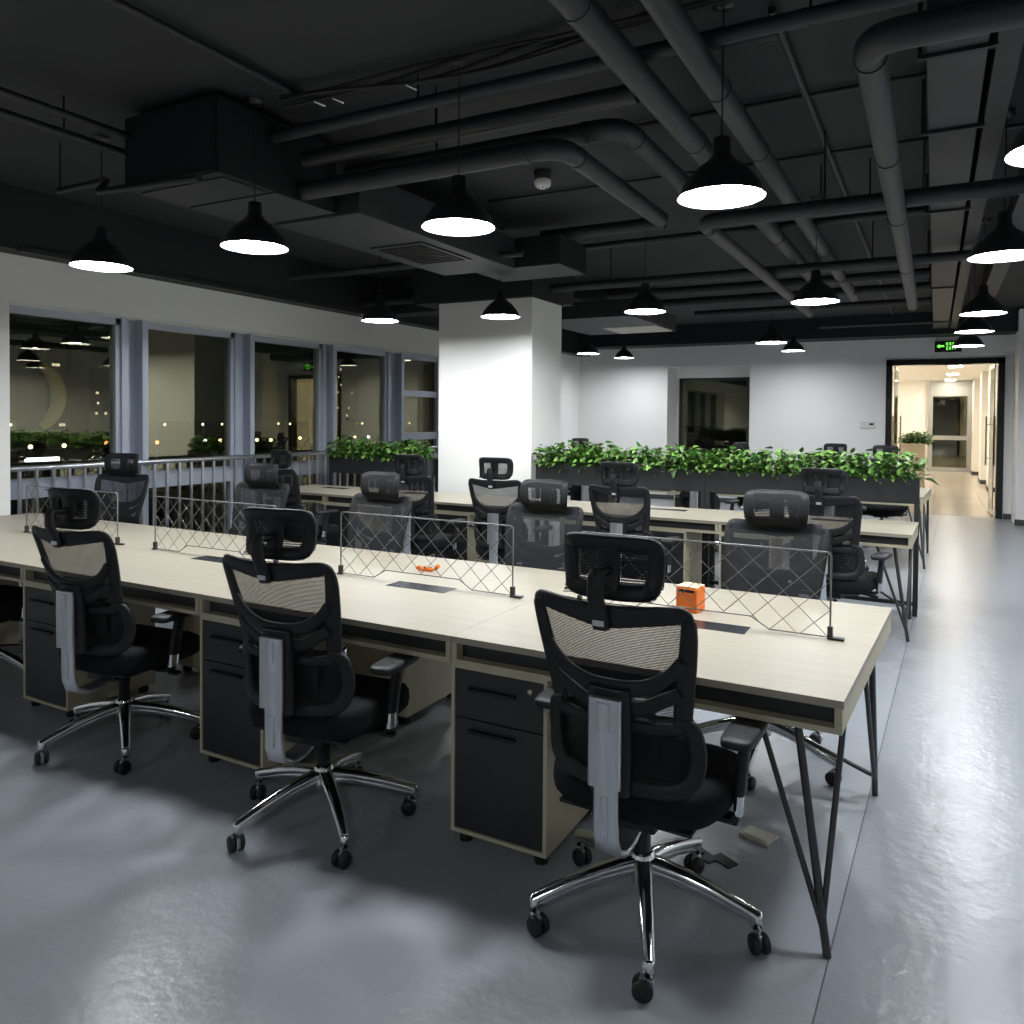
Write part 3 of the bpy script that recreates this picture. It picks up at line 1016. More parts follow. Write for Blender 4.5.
# things on the desk
ob = empty('orange_box', (-.875, 3.165, .75), radians(-8))
MB().rbox((-.046, -.046, 0), (.046, .046, .100), .006).build('box_body', ORANGE, ob)
MB().box((-.034, -.0475, .082), (.034, -.0455, .094)).build('dark_slot', BPLAST, ob)
MB().rbox((-.044, -.044, .100), (.044, .044, .106), .003).build('lid', mat('pale_orange', (0.80, 0.55, 0.32), 0.5), ob)
tag(ob, 'small orange cube shaped box on the nearest desk behind the wire screen', 'box')
ty = empty('toy_caterpillar', (-2.265, 3.28, .75), radians(6))
bd = MB()
for k in range(8):
    x = -.060 + k * .0165
    q = .011 + .003 * sin(k * 1.9)
    zc = q + (.006 * max(0, k - 5) ** 1.5) + (.004 if k == 0 else 0)
    bd.lathe([(.0005, -q), (q * .7, -q * .7), (q, 0), (q * .7, q * .7), (.0005, q)], c=(x, .003 * sin(k * 1.3), zc), n=14)
bd.build('toy_body', ORANGE, ty)
TOYG = mat('dark_green_trim', (0.04, 0.07, 0.02), 0.6)
for k in (1, 3, 5, 7):
    x = -.060 + k * .0165 - .008
    MB().rbox((x - .003, -.009, .012), (x + .003, .009, .025 + (.008 if k > 5 else 0)), .002).build('toy_stripe', TOYG, ty)
tag(ty, 'little orange caterpillar shaped toy lying on the nearest desk behind the wire screen', 'toy')

# ---- second desk row (single sided), with planters behind
YF2, YB2 = 6.03, 6.82
b2 = [-6.30, -5.45, -4.12, -2.79, -1.46, -0.125]
n2 = ['second-row desk section at the far left by the railing', 'second-row desk section left of the white column',
      'second-row desk section in front of the white column', 'second-row desk section right of the column, before the planter',
      'second-row desk section at the aisle end']
for i in range(5):
    last = i == 4
    dk = make_desk(b2[i], b2[i + 1], YF2, YB2, '', -.126 if last else None, -.100 if last else None, double=False)
    tag(dk, n2[i], 'desk', 'second row of desks')
    if last:
        off = (b2[4], YF2, 0)
        hairpin((-.142, 6.06, 0), [(-.245, 6.2, .652), (-.36, 6.15, .652), (-.135, 6.3, .652)], parent=dk, off=off)
        hairpin((-.15, 6.76, 0), [(-.15, 6.6, .652), (-.70, 6.74, .42)], parent=dk, off=off)
p2 = ['second-row drawer pedestal at the far left', 'second-row drawer pedestal left of the column', 'second-row drawer pedestal before the column',
      'second-row drawer pedestal seen through the rightmost wire screen',
      'second-row drawer pedestal nearest the aisle, behind the chair facing the camera']
for i, x in enumerate((-5.44, -4.105, -2.78, -2.10, -1.45)):
    place_pedestal(x, YF2 + .003, 0, p2[i], 'pedestals of the second desk row')

# ---- third desk row, double
YF3, YB3 = 9.08, 10.37
b3 = [-5.38, -4.06, -2.74, -1.42, -0.10]
n3 = ['third-row desk section at the far left behind the planter', 'third-row desk section behind the left half of the long planter',
      'third-row desk section behind the right half of the long planter', 'third-row desk section at the aisle end, its corner showing past the planter']
for i in range(4):
    last = i == 3
    dk = make_desk(b3[i], b3[i + 1], YF3, YB3, '', -.10 if last else None, -.025 if last else None)
    tag(dk, n3[i], 'desk', 'third row of desks')
    if last:
        off = (b3[3], YF3, 0)
        hairpin((-.075, 9.12, 0), [(-.14, 9.3, .652), (-.25, 9.25, .652), (-.09, 9.4, .652)], parent=dk, off=off)
        hairpin((-.055, 10.25, 0), [(-.06, 10.05, .652), (-.1, 9.95, .652)], parent=dk, off=off)
p3 = ['third-row drawer pedestal at the far left', 'third-row drawer pedestal, second from left', 'third-row drawer pedestal, third from left',
      'third-row drawer pedestal nearest the aisle']
for i, x in enumerate((-5.37, -4.05, -2.73, -1.41)):
    place_pedestal(x, YF3 + .003, 0, p3[i], 'pedestals of the third desk row')

# ------------------------------------------------------------------ planters
PM = mat('anthracite_planter', (0.012, 0.0135, 0.016), 0.5)


def planter(x0, x1, y0, label, post_l=True, post_r=True):
    r = empty('planter_box', (x0, y0, 0))
    L = x1 - x0
    z0, z1, D = .893, 1.083, .24
    m = MB()
    t = .012
    m.box((0, 0, z0), (L, t, z1)).box((0, D - t, z0), (L, D, z1)).box((0, t, z0), (t, D - t, z1)).box((L - t, t, z0), (L, D - t, z1)).box((t, t, z0), (L - t, D - t, z0 + t))
    m.build('trough', PM, r)
    MB().box((t, t, z0 + .1), (L - t, D - t, z1 - .03)).build('soil', SOIL, r)
    for k, xx in ((post_l, 0.0), (post_r, L - .035)):
        if k:
            p = MB()
            p.box((xx, 0.0, 0), (xx + .035, .035, z0)).box((xx, D - .035, 0), (xx + .035, D, z0)).box((xx, .035, 0.0), (xx + .035, D - .035, .03))
            p.build('stand', PM, r)
    MB().box((0, D / 2 - .015, .06), (L, D / 2 + .015, .09)).build('stretcher', PM, r)
    tag(r, label, 'planter', 'anthracite planters on stands')
    return r


PY = 6.86
planter(-3.46, -1.782, PY, 'left box of the long dark planter, beside the white column')
planter(-1.778, -.100, PY, 'right box of the long dark planter, ending at the aisle')
planter(-6.12, -4.75, PY, 'dark planter box left of the white column in front of the windows')


def leaf(mb, base, direction, length, width, droop, rnd):
    d = Vector(direction).normalized()
    side = d.cross(Vector((0, 0, 1)))
    if side.length < .1: side = Vector((1, 0, 0))
    side.normalize()
    side = (side + Vector((rnd.uniform(-.5, .5), rnd.uniform(-.5, .5), rnd.uniform(-.5, .5)))).normalized()
    side = (side - d * side.dot(d)).normalized()
    nrm = side.cross(d).normalized()
    b = Vector(base)
    rows = []
    prof = [(0, .10), (.16, .80), (.36, 1.0), (.62, .74), (.84, .36), (1.0, .02)]
    for t, wf in prof:
        c = b + d * length * t + Vector((0, 0, -droop * length * t * t))
        wv = side * width * .5 * wf
        rows.append([c - wv + nrm * .14 * width * wf, c, c + wv + nrm * .14 * width * wf])
    mb.grid(rows)


def make_plant(seed, spread=.175, height=.195, n=240, ls=(.042, .076)):
    rnd = random.Random(seed)
    m = MB()
    for k in range(n):
        a = rnd.uniform(0, 2 * pi); q = rnd.random() ** .6
        up = rnd.uniform(-.25, 1.0)
        bx, by = cos(a) * q * spread * .85, sin(a) * q * spread * .62
        bz = max(-.02, up) * height * (1.05 - .5 * q * q)
        d = (cos(a) + rnd.uniform(-.6, .6), sin(a) + rnd.uniform(-.6, .6), rnd.uniform(-.5, .8))
        L = rnd.uniform(*ls)
        leaf(m, (bx, by, bz), d, L, L * rnd.uniform(.55, .8), rnd.uniform(.0, .5), rnd)
    root = empty('leafy_plant')
    m.build('foliage', LEAF, root)
    s = MB()
    for k in range(12):
        a = rnd.uniform(0, 2 * pi); q = rnd.uniform(.2, .8)
        s.tube([(0.02 * cos(a), .02 * sin(a), -.09), (cos(a) * q * spread * .5, sin(a) * q * spread * .4, .03), (cos(a) * q * spread, sin(a) * q * spread * .6, rnd.uniform(.04, height))], .0022, 5)
    s.build('stems', STEM, root)
    return root


protos = [make_plant(s) for s in (1, 2, 3, 4)]
used = [False] * 4
rnd = random.Random(9)


def put_plant(x, y, z, label, group, sc=1.0):
    k = rnd.randrange(4)
    if not used[k]:
        o = protos[k]; used[k] = True
    else:
        o = copy_tree(protos[k])
    o.location = (x, y, z); o.rotation_euler = (0, 0, rnd.choice((0, pi)) + rnd.uniform(-.35, .35)); s = sc * rnd.uniform(.92, 1.12)
    o.scale = (s, s, s)
    tag(o, label, 'plant', group)


for k in range(17):
    put_plant(-3.37 + k * .196, PY + .10, 1.085, 'bushy green leafy plant growing in the long dark planter right of the column',
              'leafy plants in the long planter')
for k in range(7):
    put_plant(-6.03 + k * .185, PY + .10, 1.085, 'bushy green leafy plant growing in the dark planter before the windows',
              'leafy plants in the planter left of the column')
# a drooping stray leaf at the aisle end
m = MB()
rn2 = random.Random(5)
leaf(m, (-.06, 6.96, 1.08), (1, .1, -.25), .10, .065, .3, rn2)
m.tube([(-.13, 6.97, 1.10), (-.06, 6.96, 1.08)], .002, 5)
o = m.build('leafy_vine', LEAF)
tag(o, 'single green leaf hanging out of the planter over the aisle', 'leaf')

# cream cabinet with plants in the corridor
cc = empty('corridor_cabinet', (-.58, 16.6, 0))
MB().rbox((0, 0, .05), (.42, 1.6, 1.10), .005).build('cabinet_body', CREAM, cc)
MB().box((.01, .01, 0), (.41, 1.59, .05)).build('plinth', SKIRT, cc)
for k in range(2):
    MB().box((.05 + k * .17, -.006, .12), (.20 + k * .17, 0, 1.02)).build('door', CREAM, cc)
tag(cc, 'cream cabinet topped with green plants inside the corridor', 'cabinet')
for k in range(3):
    put_plant(-.46 + k * .13, 16.76, 1.12, 'small bright green plant on top of the cream corridor cabinet', 'plants on the corridor cabinet', 1.0)

# ------------------------------------------------------------------ office chair
def yb(z):
    T = [(.46, -.190), (.52, -.180), (.60, -.172), (.68, -.190), (.76, -.216), (.86, -.246), (.96, -.278), (1.05, -.312)]
    if z <= T[0][0]: return T[0][1]
    for (a, p), (c, q) in zip(T, T[1:]):
        if z <= c: return p + (q - p) * (z - a) / (c - a)
    return T[-1][1]


def bp(x, z, off=0.0):
    return Vector((x, yb(z) - .022 + 1.0 * x * x + off, z))


def bn(x, z):
    e = .02
    dz = (yb(z + e) - yb(z - e)) / (2 * e)
    return Vector((-2.0 * x, 1, -dz))


def smooth_path(pts, closed=False, n=5):
    """Catmull-Rom through 2-D points"""
    out = []
    N = len(pts)
    rng = N if closed else N - 1
    for i in range(rng):
        p0 = pts[(i - 1) % N] if closed or i > 0 else pts[0]
        p1 = pts[i]; p2 = pts[(i + 1) % N]
        p3 = pts[(i + 2) % N] if closed or i < N - 2 else pts[-1]
        for k in range(n):
            t = k / n
            out.append(tuple(.5 * ((2 * b_) + (-a_ + c_) * t + (2 * a_ - 5 * b_ + 4 * c_ - d_) * t * t + (-a_ + 3 * b_ - 3 * c_ + d_) * t ** 3)
                             for a_, b_, c_, d_ in zip(p0, p1, p2, p3)))
    if not closed: out.append(pts[-1])
    return out


def squircle(hx, hy, n=40, e=3.2):
    return [(hx * math.copysign(abs(cos(2 * pi * k / n)) ** (2 / e), cos(2 * pi * k / n)),
             hy * math.copysign(abs(sin(2 * pi * k / n)) ** (2 / e), sin(2 * pi * k / n))) for k in range(n)]


def make_chair():
    r = empty('office_chair')
    # five star base -------------------------------------------------
    base = MB()
    base.lathe([(.001, .215), (.030, .215), (.037, .207), (.040, .150), (.034, .118), (.001, .116)], n=28)
    for k in range(5):
        a = 2 * pi * k / 5 - pi / 2
        P, N, Wd = [], [], []
        for t in (0, .15, .35, .6, .85, 1.0):
            q = .02 + t * .325
            z = .184 + .010 * sin(t * pi) - .085 * t ** 1.05
            P.append((q * cos(a), q * sin(a), z)); N.append((0, 0, 1)); Wd.append(.056 - .022 * t)
        base.sweep(P, N, Wd, .030)
        # deeper keel near the hub
        base.sweep([(p[0] * .95, p[1] * .95, p[2] - .026 + .016 * i / 5) for i, p in enumerate(P)], N, [x * .55 for x in Wd], .030)
        ex, ey = .340 * cos(a), .340 * sin(a)
        base.lathe([(.001, .112), (.014, .110), (.018, .100), (.016, .066), (.001, .064)], c=(ex, ey, 0), n=16)
    bo = base.build('five_star_base', CHROME, r)
    rn = random.Random(3)
    for k in range(5):
        a = 2 * pi * k / 5 - pi / 2
        ex, ey = .340 * cos(a), .340 * sin(a)
        h = rn.uniform(0, 2 * pi)
        c = MB()
        for s in (-1, 1):
            prof = [(.001, s * .0055), (.024, s * .0055), (.0285, s * .009), (.0285, s * .020), (.024, s * .0255), (.001, s * .027)]
            c.lathe(prof, n=22, axis='x')
        c.m = 1
        c.rbox((-.0065, -.030, -.012), (.0065, .010, .026), .003)
        c.tube([(0, 0, .02), (0, 0, .040)], .006, 10)
        ch, sh = cos(h), sin(h)
        # swivel about the stem, wheels trail a little
        c.v = [(ex + (x * ch - (y + .016) * sh), ey + (x * sh + (y + .016) * ch), z + .0288) for x, y, z in c.v]
        c.build('caster', [BPLAST, STEEL], bo)
    MB().lathe([(.001, .15), (.0245, .15), (.0245, .29), (.028, .292), (.028, .30), (.0155, .302), (.0155, .40), (.001, .40)], n=22).build('gas_lift', BPLAST, r)
    # mechanism --------------------------------------------------------
    m = MB()
    m.rbox((-.085, -.13, .335), (.085, .12, .385), .010, 3)
    m.rbox((-.15, -.02, .365), (.15, .10, .388), .004)
    m.tube([(.08, .05, .360), (.20, .06, .350), (.235, .06, .346)], .006, 8)
    m.rbox((.225, .045, .338), (.275, .08, .352), .004)
    m.tube([(-.08, -.04, .360), (-.20, -.04, .350), (-.235, -.04, .346)], .006, 8)
    m.build('seat_mechanism', BPLAST, r)
    # seat -------------------------------------------------------------
    seat = MB()
    rings = []
    for f, z in ((.78, .385), (.92, .392), (.985, .410), (1.0, .435), (.99, .462), (.95, .480), (.86, .490), (.6, .493), (.3, .492), (.02, .491)):
        ring = []
        for x, y in squircle(.272 * f, .262 * f):
            yy = y + .048
            zz = z
            fr_ = max(0, (yy - .12) / .16)
            zz -= .022 * fr_ * fr_
            zz += .010 * (x / .255) ** 2 * (1 if z > .44 else .3)
            ring.append((x, yy, zz))
        rings.append(ring + [ring[0]])
    seat.grid(rings)
    seat.add(rings[0][:-1], [tuple(range(40))], False)
    seat.build('seat', BFABRIC, r)
    MB().rbox((-.205, -.17, .380), (.205, .24, .392), .005).build('seat_pan', BPLAST, r)
    # spine --------------------------------------------------------------
    sp = MB()
    zs = [.775, .73, .67, .60, .53]
    sp.sweep([(0, -.300, z) for z in zs], [(0, -1, -.02)] * 5, .096, .026)
    P = [(0, -.286, .57), (0, -.287, .50), (0, -.287, .44), (0, -.284, .385), (0, -.268, .340), (0, -.225, .316), (0, -.150, .316), (0, -.06, .345)]
    Nn = [(0, -1, 0), (0, -1, 0), (0, -1, 0), (0, -1, -.15), (0, -.9, -.5), (0, -.4, -1), (0, 0, -1), (0, .15, -1)]
    sp.sweep(P, Nn, [.072, .072, .072, .074, .076, .078, .076, .07], .022)
    sp.sweep([(0, -.298, .50), (0, -.299, .44), (0, -.297, .39)], [(0, -1, 0)] * 3, .022, .008)
    sp.sweep([(0, -.313, z) for z in (.765, .73, .69)], [(0, -1, -.02)] * 3, .040, .010)
    sp.build('back_spine', ALU, r)
    # back frame -----------------------------------------------------------
    bf = MB()

    def ribbon(pts2, wd, closed=False, off=-.004, th=.020, n=5):
        pp = smooth_path(pts2, closed, n)
        if isinstance(wd, (list, tuple)):
            ws = []
            for i in range(len(pp)):
                t = i / (len(pp) - 1) * (len(wd) - 1); a_ = int(min(t, len(wd) - 2)); ws.append(wd[a_] + (wd[a_ + 1] - wd[a_]) * (t - a_))
        else:
            ws = wd
        bf.sweep([bp(x, z, off) for x, z in pp], [bn(x, z) for x, z in pp], ws, th, closed)
    for s in (-1, 1):
        # side rail
        ribbon([(s * .222, 1.012), (s * .219, .96), (s * .208, .88), (s * .196, .80), (s * .186, .72), (s * .180, .665)], [.036, .046, .052, .054, .052, .046], n=4)
        # arc bar from the rail down to the spine head
        ribbon([(s * .200, .895), (s * .165, .850), (s * .115, .815), (s * .055, .798), (0, .795)], [.032, .038, .046, .050, .052], off=-.014, n=4)
        ribbon([(s * .188, .800), (s * .145, .775), (s * .09, .745), (s * .035, .735)], [.036, .040, .044, .06], off=-.016, n=4)
        # waist bar
        ribbon([(s * .185, .690), (s * .13, .683), (s * .07, .680), (0, .680)], .036, off=-.012, n=4)
        # lumbar wing
        ribbon([(s * .168, .715), (s * .205, .695), (s * .216, .650), (s * .218, .600), (s * .210, .550), (s * .185, .520), (s * .14, .508), (s * .07, .505), (0, .505)],
               [.030, .044, .048, .048, .050, .050, .048, .044, .044], off=-.010, n=4, th=.024)
    # top bar, a little deeper in the middle
    ribbon([(-.222, 1.005), (-.214, 1.021), (-.19, 1.024), (-.10, 1.014), (0, 1.005), (.10, 1.014), (.19, 1.024), (.214, 1.021), (.222, 1.005)], [.030, .040, .052, .060, .072, .060, .052, .040, .030], n=4, off=-.002)
    # centre carrier behind the spine head
    bf.sweep([bp(0, z, o_) for z, o_ in ((.80, -.020), (.74, -.030), (.68, -.045), (.60, -.060), (.50, -.052))], [bn(0, z) for z in (.80, .74, .68, .60, .50)], [.12, .12, .12, .12, .12], .046)
    bf.build('back_frame', BPLAST, r)
    # mesh ---------------------------------------------------------------
    hw = [(.70, .208), (.76, .216), (.82, .224), (.88, .232), (.94, .238), (.99, .242), (1.02, .236), (1.036, .220), (1.042, .196)]
    rows = []
    for z, h in hw:
        rows.append([bp(h * (j / 7 - 1), z, .016 - .02 * abs(j / 7 - 1) ** 8) for j in range(15)])
    MB().grid(rows).build('back_mesh', BACKMESH, r)
    hw = [(.49, .14), (.505, .19), (.54, .214), (.60, .226), (.65, .224), (.69, .214), (.715, .206)]
    rows = []
    for z, h in hw:
        rows.append([bp(h * (j / 7 - 1), z, .014) for j in range(15)])
    lm = MB().grid(rows)
    rows = []
    for z in (.57, .62, .67, .72, .765):
        rows.append([bp(.115 * (j / 4 - 1), z, -.004) for j in range(9)])
    lm.grid(rows)
    lm.build('lumbar_mesh', LUMMESH, r)
    # headrest -----------------------------------------------------------
    hy = -.292

    def hp(x, z, off=0.0):
        return Vector((x, hy + 1.5 * x * x + off + .022 * (1 - (z / .085) ** 2), 1.132 + z))

    def hn(x, z):
        return Vector((-3.0 * x, 1, .5 * z / .085))
    post = MB()
    post.sweep([bp(0, .975, -.024), bp(0, 1.02, -.026), (0, -.372, 1.07), (0, -.372, 1.115), (0, -.360, 1.135)], [(0, -1, -.2)] * 5, [.050, .050, .046, .044, .038], .022)
    post.tube([(0, -.362, 1.125), (0, -.272, 1.125)], .013, 12)
    po = post.build('headrest_post', BPLAST, r)
    MB().rbox((-.017, bp(0, 1.0).y - .0385, .984), (.017, bp(0, 1.0).y - .034, 1.000), .002).build('badge', ALU, po)
    hf = MB()
    ring = smooth_path([(-.108, .064), (0, .066), (.108, .064), (.127, .046), (.126, 0), (.120, -.044), (.098, -.062), (0, -.064), (-.098, -.062), (-.120, -.044), (-.126, 0), (-.127, .046)], True, 4)
    hf.sweep([hp(x, z, -.008) for x, z in ring], [hn(x, z) for x, z in ring], .048, .022, True)
    hf.sweep([hp(0, z, -.010) for z in (-.065, -.03, 0, .03, .065)], [hn(0, z) for z in (-.065, -.03, 0, .03, .065)], .066, .016)
    ho = hf.build('headrest_frame', BPLAST, r)
    rows = []
    for z in (-.080, -.072, -.05, -.02, 0, .02, .05, .072, .080):
        h = .148 * (1 - .10 * (abs(z) / .078) ** 4)
        rows.append([hp(h * (j / 7 - 1), z, .018 - .03 * (abs(z) / .078) ** 6 - .02 * abs(j / 7 - 1) ** 8) for j in range(15)])
    MB().grid(rows).build('headrest_mesh', HEADMESH, ho)
    # armrests -------------------------------------------------------------
    for s in (-1, 1):
        ar = MB()
        ar.sweep([(s * .10, .015, .385), (s * .22, .015, .375), (s * .272, .015, .378), (s * .288, .015, .405)], [(0, 0, 1), (0, 0, 1), (-s * .6, 0, 1), (-s, 0, .2)], [.07, .06, .052, .05], .018)
        ar.sweep([(s * .288, .02, .45), (s * .292, .028, .52), (s * .296, .040, .58), (s * .298, .045, .622)], [(s, 0, 0)] * 4, [.058, .054, .052, .060], .030)
        ao = ar.build('armrest', BPLAST, r)
        MB().sweep([(s * .288, .015, .395), (s * .289, .02, .465)], [(s, 0, 0)] * 2, .052, .024).build('chrome_sleeve', CHROME, ao)
        pad = MB()
        rg = []
        for f, z in ((.90, .618), (1.0, .624), (1.0, .639), (.94, .645), (.7, .6475), (.02, .648)):
            q = squircle(.048 * f, .128 * f, 28, 4.5)
            rg.append([(s * .298 + x, y + .03, z) for x, y in q] + [(s * .298 + q[0][0], q[0][1] + .03, z)])
        pad.grid(rg)
        pad.add(rg[0][:-1], [tuple(range(28))])
        pad.build('arm_pad', BPLAST, ao)
    return r


chair0 = make_chair()
chair_used = [False]


def place_chair(x, y, face, label, group, base=0.0, z=0.0, hr=0.0):
    """face: rotation about z in degrees; 0 looks toward +Y (away from the camera)"""
    if not chair_used[0]:
        o = chair0; chair_used[0] = True
    else:
        o = copy_tree(chair0)
    o.location = (x, y, z); o.rotation_euler = (0, 0, radians(face))
    for c in o.children:
        if c.name.startswith('five_star_base'):
            c.rotation_euler = (0, 0, radians(base))
        if hr and c.name.startswith('headrest_frame'):
            c.location = (0, 0, hr)
    tag(o, label, 'chair', group)
    return o


# nearest side, backs toward the camera (chairs copy chair0 before it is rotated, so place it first)
G1 = 'black mesh office chairs on the near side of the nearest desks'
place_chair(-.77, 2.28, -2, 'nearest black mesh office chair, at the aisle end of the nearest desks', G1, 24)
place_chair(-2.03, 2.25, 6, 'black mesh office chair in the middle of the near side, armrest toward the pedestal gap', G1, -24)
place_chair(-3.32, 2.32, 6, 'black mesh office chair left of the middle one on the near side', G1, -22)
place_chair(-4.78, 2.50, 4, 'black mesh office chair at the left picture edge, only partly in view', G1, 20)
G2 = 'black mesh office chairs on the far side of the nearest desks, facing the camera'
place_chair(-.66, 3.62, 181, 'office chair facing the camera behind the rightmost wire screen', G2, 34.5, hr=-.022)
place_chair(-1.93, 3.66, 178, 'office chair facing the camera in the middle, its wide mesh headrest before the column', G2, 30, hr=-.03)
place_chair(-3.05, 3.62, 178, 'office chair facing the camera behind the wire screen with the orange toy', G2, 50, hr=-.03)
place_chair(-4.29, 3.86, 186, 'office chair facing the camera, turned slightly, in front of the steel railing', G2, 5, hr=-.03)
place_chair(-5.78, 3.84, 199, 'office chair facing the camera nearest the leftmost window', G2, 15)
G3 = 'black mesh office chairs at the second desk row'
place_chair(-5.36, 5.64, -8, 'second-row office chair leftmost, beside the railing', G3, 0)
place_chair(-3.94, 5.66, 2, 'second-row office chair in front of the left planter', G3, 31)
place_chair(-3.10, 5.66, 4, 'second-row office chair in front of the white column, silver spine visible', G3, 12)
place_chair(-2.02, 5.64, -2, 'second-row office chair directly right of the column in front of the planter', G3, 44)
place_chair(-.60, 5.77, -10, 'second-row office chair nearest the aisle', G3, 62)
G4 = 'black mesh office chairs at the third desk row, mostly hidden by plants'
place_chair(-.95, 8.7, 5, 'third-row near side office chair nearest the aisle, behind the plants', G4, 10)
place_chair(-2.25, 8.7, -10, 'third-row near side office chair, second from the aisle', G4, 40)
place_chair(-3.6, 8.7, 3, 'third-row near side office chair, third from the aisle', G4, 25)
place_chair(-.57, 10.75, 176, 'third-row far side office chair, headrest showing by the door frame', G4, 10)
place_chair(-1.22, 11.1, 172, 'third-row far side office chair, headrest showing below the wall controller', G4, 33)
place_chair(-2.10, 10.8, 245, 'third-row far side office chair turned sideways behind the plants', G4, 12)
place_chair(-4.95, 11.1, 178, 'third-row far side office chair, headrest showing next to the column', G4, 60)

# loose items on the floor under the nearest desk
fb = empty('power_box', (-.545, 2.93, 0), radians(-18))
MB().rbox((-.058, -.042, 0), (.058, .042, .014), .003).build('box_body', mat('beige_metal', (0.42, 0.40, 0.35), 0.4, metal=.3), fb)
MB().rbox((-.048, -.032, .014), (.048, .032, .017), .0015).build('cover_plate', mat('pale_plate', (0.52, 0.50, 0.44), 0.4), fb)
tag(fb, 'flat grey metal floor box lying open under the aisle end desk', 'floor box')
fl = empty('bracket_plate', (-.655, 2.72, 0), radians(-30))
MB().prism([(-.06, -.05), (.02, -.05), (.02, -.012), (.075, -.012), (.075, .035), (-.005, .035), (-.005, .0), (-.06, .0)], 0, .006).build('plate', BPLAST, fl)
MB().box((-.05, -.04, .006), (-.03, -.02, .012)).build('screw_block', BPLAST, fl)
tag(fl, 'small black stepped plate lying on the floor behind the nearest chair', 'plate')

# ------------------------------------------------------------------ the night outside
GZ = -6.2
struct('ground', MB().box((-900, -500, GZ - .2), (-7.4, 900, GZ)), mat('night_ground', (0.012, 0.013, 0.011), 0.9, var=((.02, .02, .02), (.02, .022, .018), .3)))
TREE = leaf_material('night_tree_leaf', (0.006, 0.010, 0.005), (0.020, 0.024, 0.012))
BARK = mat('night_bark', (0.03, 0.022, 0.016), 0.9)


def make_tree(seed):
    rr = random.Random(seed)
    r = empty('park_tree')
    m = MB()
    for k in range(260):
        a = rr.uniform(0, 2 * pi); e = rr.uniform(-.3, 1); q = rr.uniform(.6, 1.0) * 2.1
        ce = sqrt(max(0, 1 - e * e))
        base = (cos(a) * ce * q, sin(a) * ce * q, 3.7 + e * q * .8)
        leaf(m, base, (cos(a) + rr.uniform(-1, 1), sin(a) + rr.uniform(-1, 1), rr.uniform(-.6, .8)), rr.uniform(.45, .8), rr.uniform(.3, .55), .3, rr)
    m.build('crown', TREE, r)
    MB().tube([(0, 0, 0), (.1, 0, 1.5), (0, .1, 3.4)], [.22, .16, .09], 8).build('trunk', BARK, r)
    return r


tp = [make_tree(21), make_tree(22)]
tu = [False, False]
rr = random.Random(77)
for k in range(16):
    i = k % 2
    o = tp[i] if not tu[i] else copy_tree(tp[i]); tu[i] = True
    o.location = (-58 + (4 if k % 2 else -4), 22 + k * 5.2, GZ)
    s = rr.uniform(.95, 1.12); o.scale = (s, s, s)
    tag(o, 'dark tree crown in the night park beyond the windows', 'tree', 'park trees outside')
WARM = emit('warm_city_light', (1.0, 0.74, 0.36), 7.0)
RED = emit('red_city_light', (1.0, 0.25, 0.08), 7.0)
WHT = emit('white_city_light', (0.9, 0.95, 1.0), 6.0)


def make_street_light(m, r_, hgt):
    r = empty('street_light')
    MB().lathe([(.001, -1), (.7, -.7), (1, 0), (.7, .7), (.001, 1)], n=10).build('lamp_globe', m, r).scale = (r_, r_, r_)
    r.children[0].location = (0, 0, hgt)
    MB().tube([(0, 0, 0), (0, 0, hgt - r_ * .9)], .06, 6).build('pole', DARKMET, r)
    return r


protos_l = {}
for k in range(46):
    kind = rr.choices((0, 1, 2), (8, 1.3, 1.5))[0]
    near = k % 2
    key = (kind, near)
    if key not in protos_l:
        o = make_street_light((WARM, RED, WHT)[kind], .26 if near else .36, 3.9 if near else 4.8); protos_l[key] = o
    else:
        o = copy_tree(protos_l[key])
    x = (-92 - 6 * rr.random()) if near else (-205 - 10 * rr.random())
    t = .56 + (k // 2) * .052 + rr.uniform(-.02, .02)
    o.location = (x, -x * t, GZ)
    w_ = ('warm yellow', 'red', 'white')[kind]
    tag(o, 'small %s street light glowing %s beyond the windows' % (w_, 'above the park trees' if near else 'in the far dark city'), 'street light',
        '%s street lights %s' % (w_, 'near the park' if near else 'in the far city'))
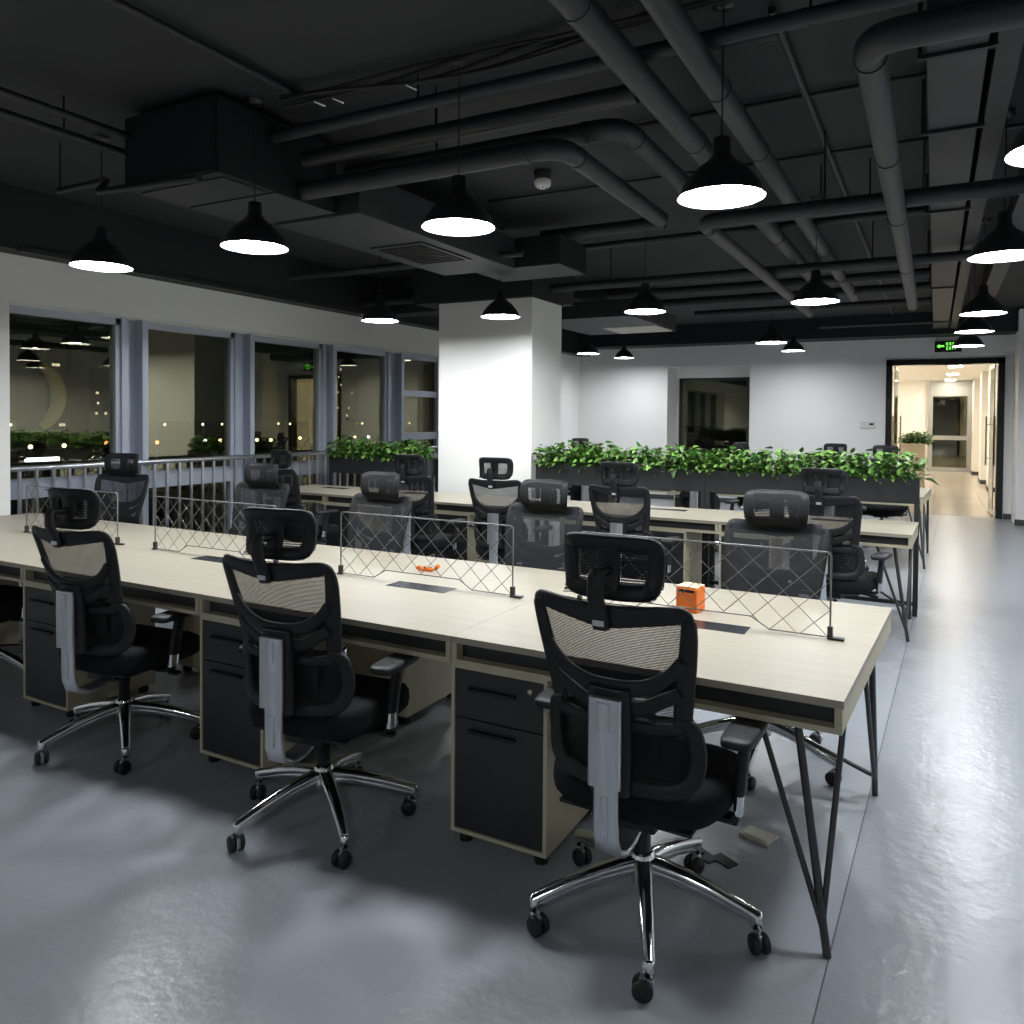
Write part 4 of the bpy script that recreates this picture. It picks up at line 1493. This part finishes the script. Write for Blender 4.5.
# dark office towers with a few lit panes
NIGHTW = mat('night_tower_wall', (0.010, 0.010, 0.012), 0.8)
LITP = emit('lit_window', (1.0, 0.82, 0.52), 1.2)
tl = [(-180, 105.5, 5, 24, 'dark tower with a column of lit windows, in the leftmost window'), (-200, 133, 14, 20, 'dark low block with scattered lit windows, in the leftmost window'),
      (-190, 215, 12, 30, 'dark tower with scattered lit windows, in the second window'), (-190, 290, 16, 26, 'dark block with scattered lit windows, in the third window')]
for x, y, w_, h_, lab in tl:
    t = empty('city_tower', (x, y, GZ))
    MB().box((-6, -w_ / 2, 0), (6, w_ / 2, h_)).build('tower_wall', NIGHTW, t)
    for k in range(9):
        yy = rr.uniform(-w_ / 2 + 1, w_ / 2 - 1.4); zz = 5 + 2.7 * rr.randrange(0, int((h_ - 7) / 2.7))
        MB().box((6.0, yy, zz), (6.08, yy + .6, zz + .6)).build('lit_pane', LITP, t)
    tag(t, lab, 'building')
# lit kiosks low in the street
for i, (x, y, L) in enumerate(((-72, 40.6, 3.0), (-72, 46.5, 1.9))):
    o = MB().box((x, y, GZ + 3.4), (x + .3, y + L, GZ + 3.75)).build('lit_kiosk', WHT)
    tag(o, ['white lit kiosk low in the street, left part of the leftmost window', 'white lit kiosk low in the street, right part of the leftmost window'][i], 'kiosk')
# pale crescent shaped facade
cf = MB()
P = []
for k in range(21):
    a = radians(-62 + k * 6.2)
    P.append((-150, 84.5 + 6.6 * cos(a), 5 + 6.9 * sin(a)))
cf.tube(P, [0.6 + .75 * sin(pi * k / 20) ** .6 for k in range(21)], 12)
o = cf.build('crescent_facade', mat('lit_olive_facade', (0.30, 0.27, 0.15), 0.8))
tag(o, 'pale crescent shaped facade standing in the night, in the leftmost window', 'building')
lp = bpy.data.lights.new('added_facade_spot', 'SPOT')  # unseen spot added to brighten the crescent facade, no fixture stands there
lp.energy = 5000; lp.color = (1.0, .88, .5); lp.spot_size = radians(70); lp.shadow_soft_size = .5
lo = bpy.data.objects.new('added_facade_spot', lp); COL.objects.link(lo)
lo.location = (-128, 86, -5)
lo.rotation_euler = (Vector((-150, 88, 5)) - Vector((-128, 86, -5))).to_track_quat('-Z', 'Y').to_euler()
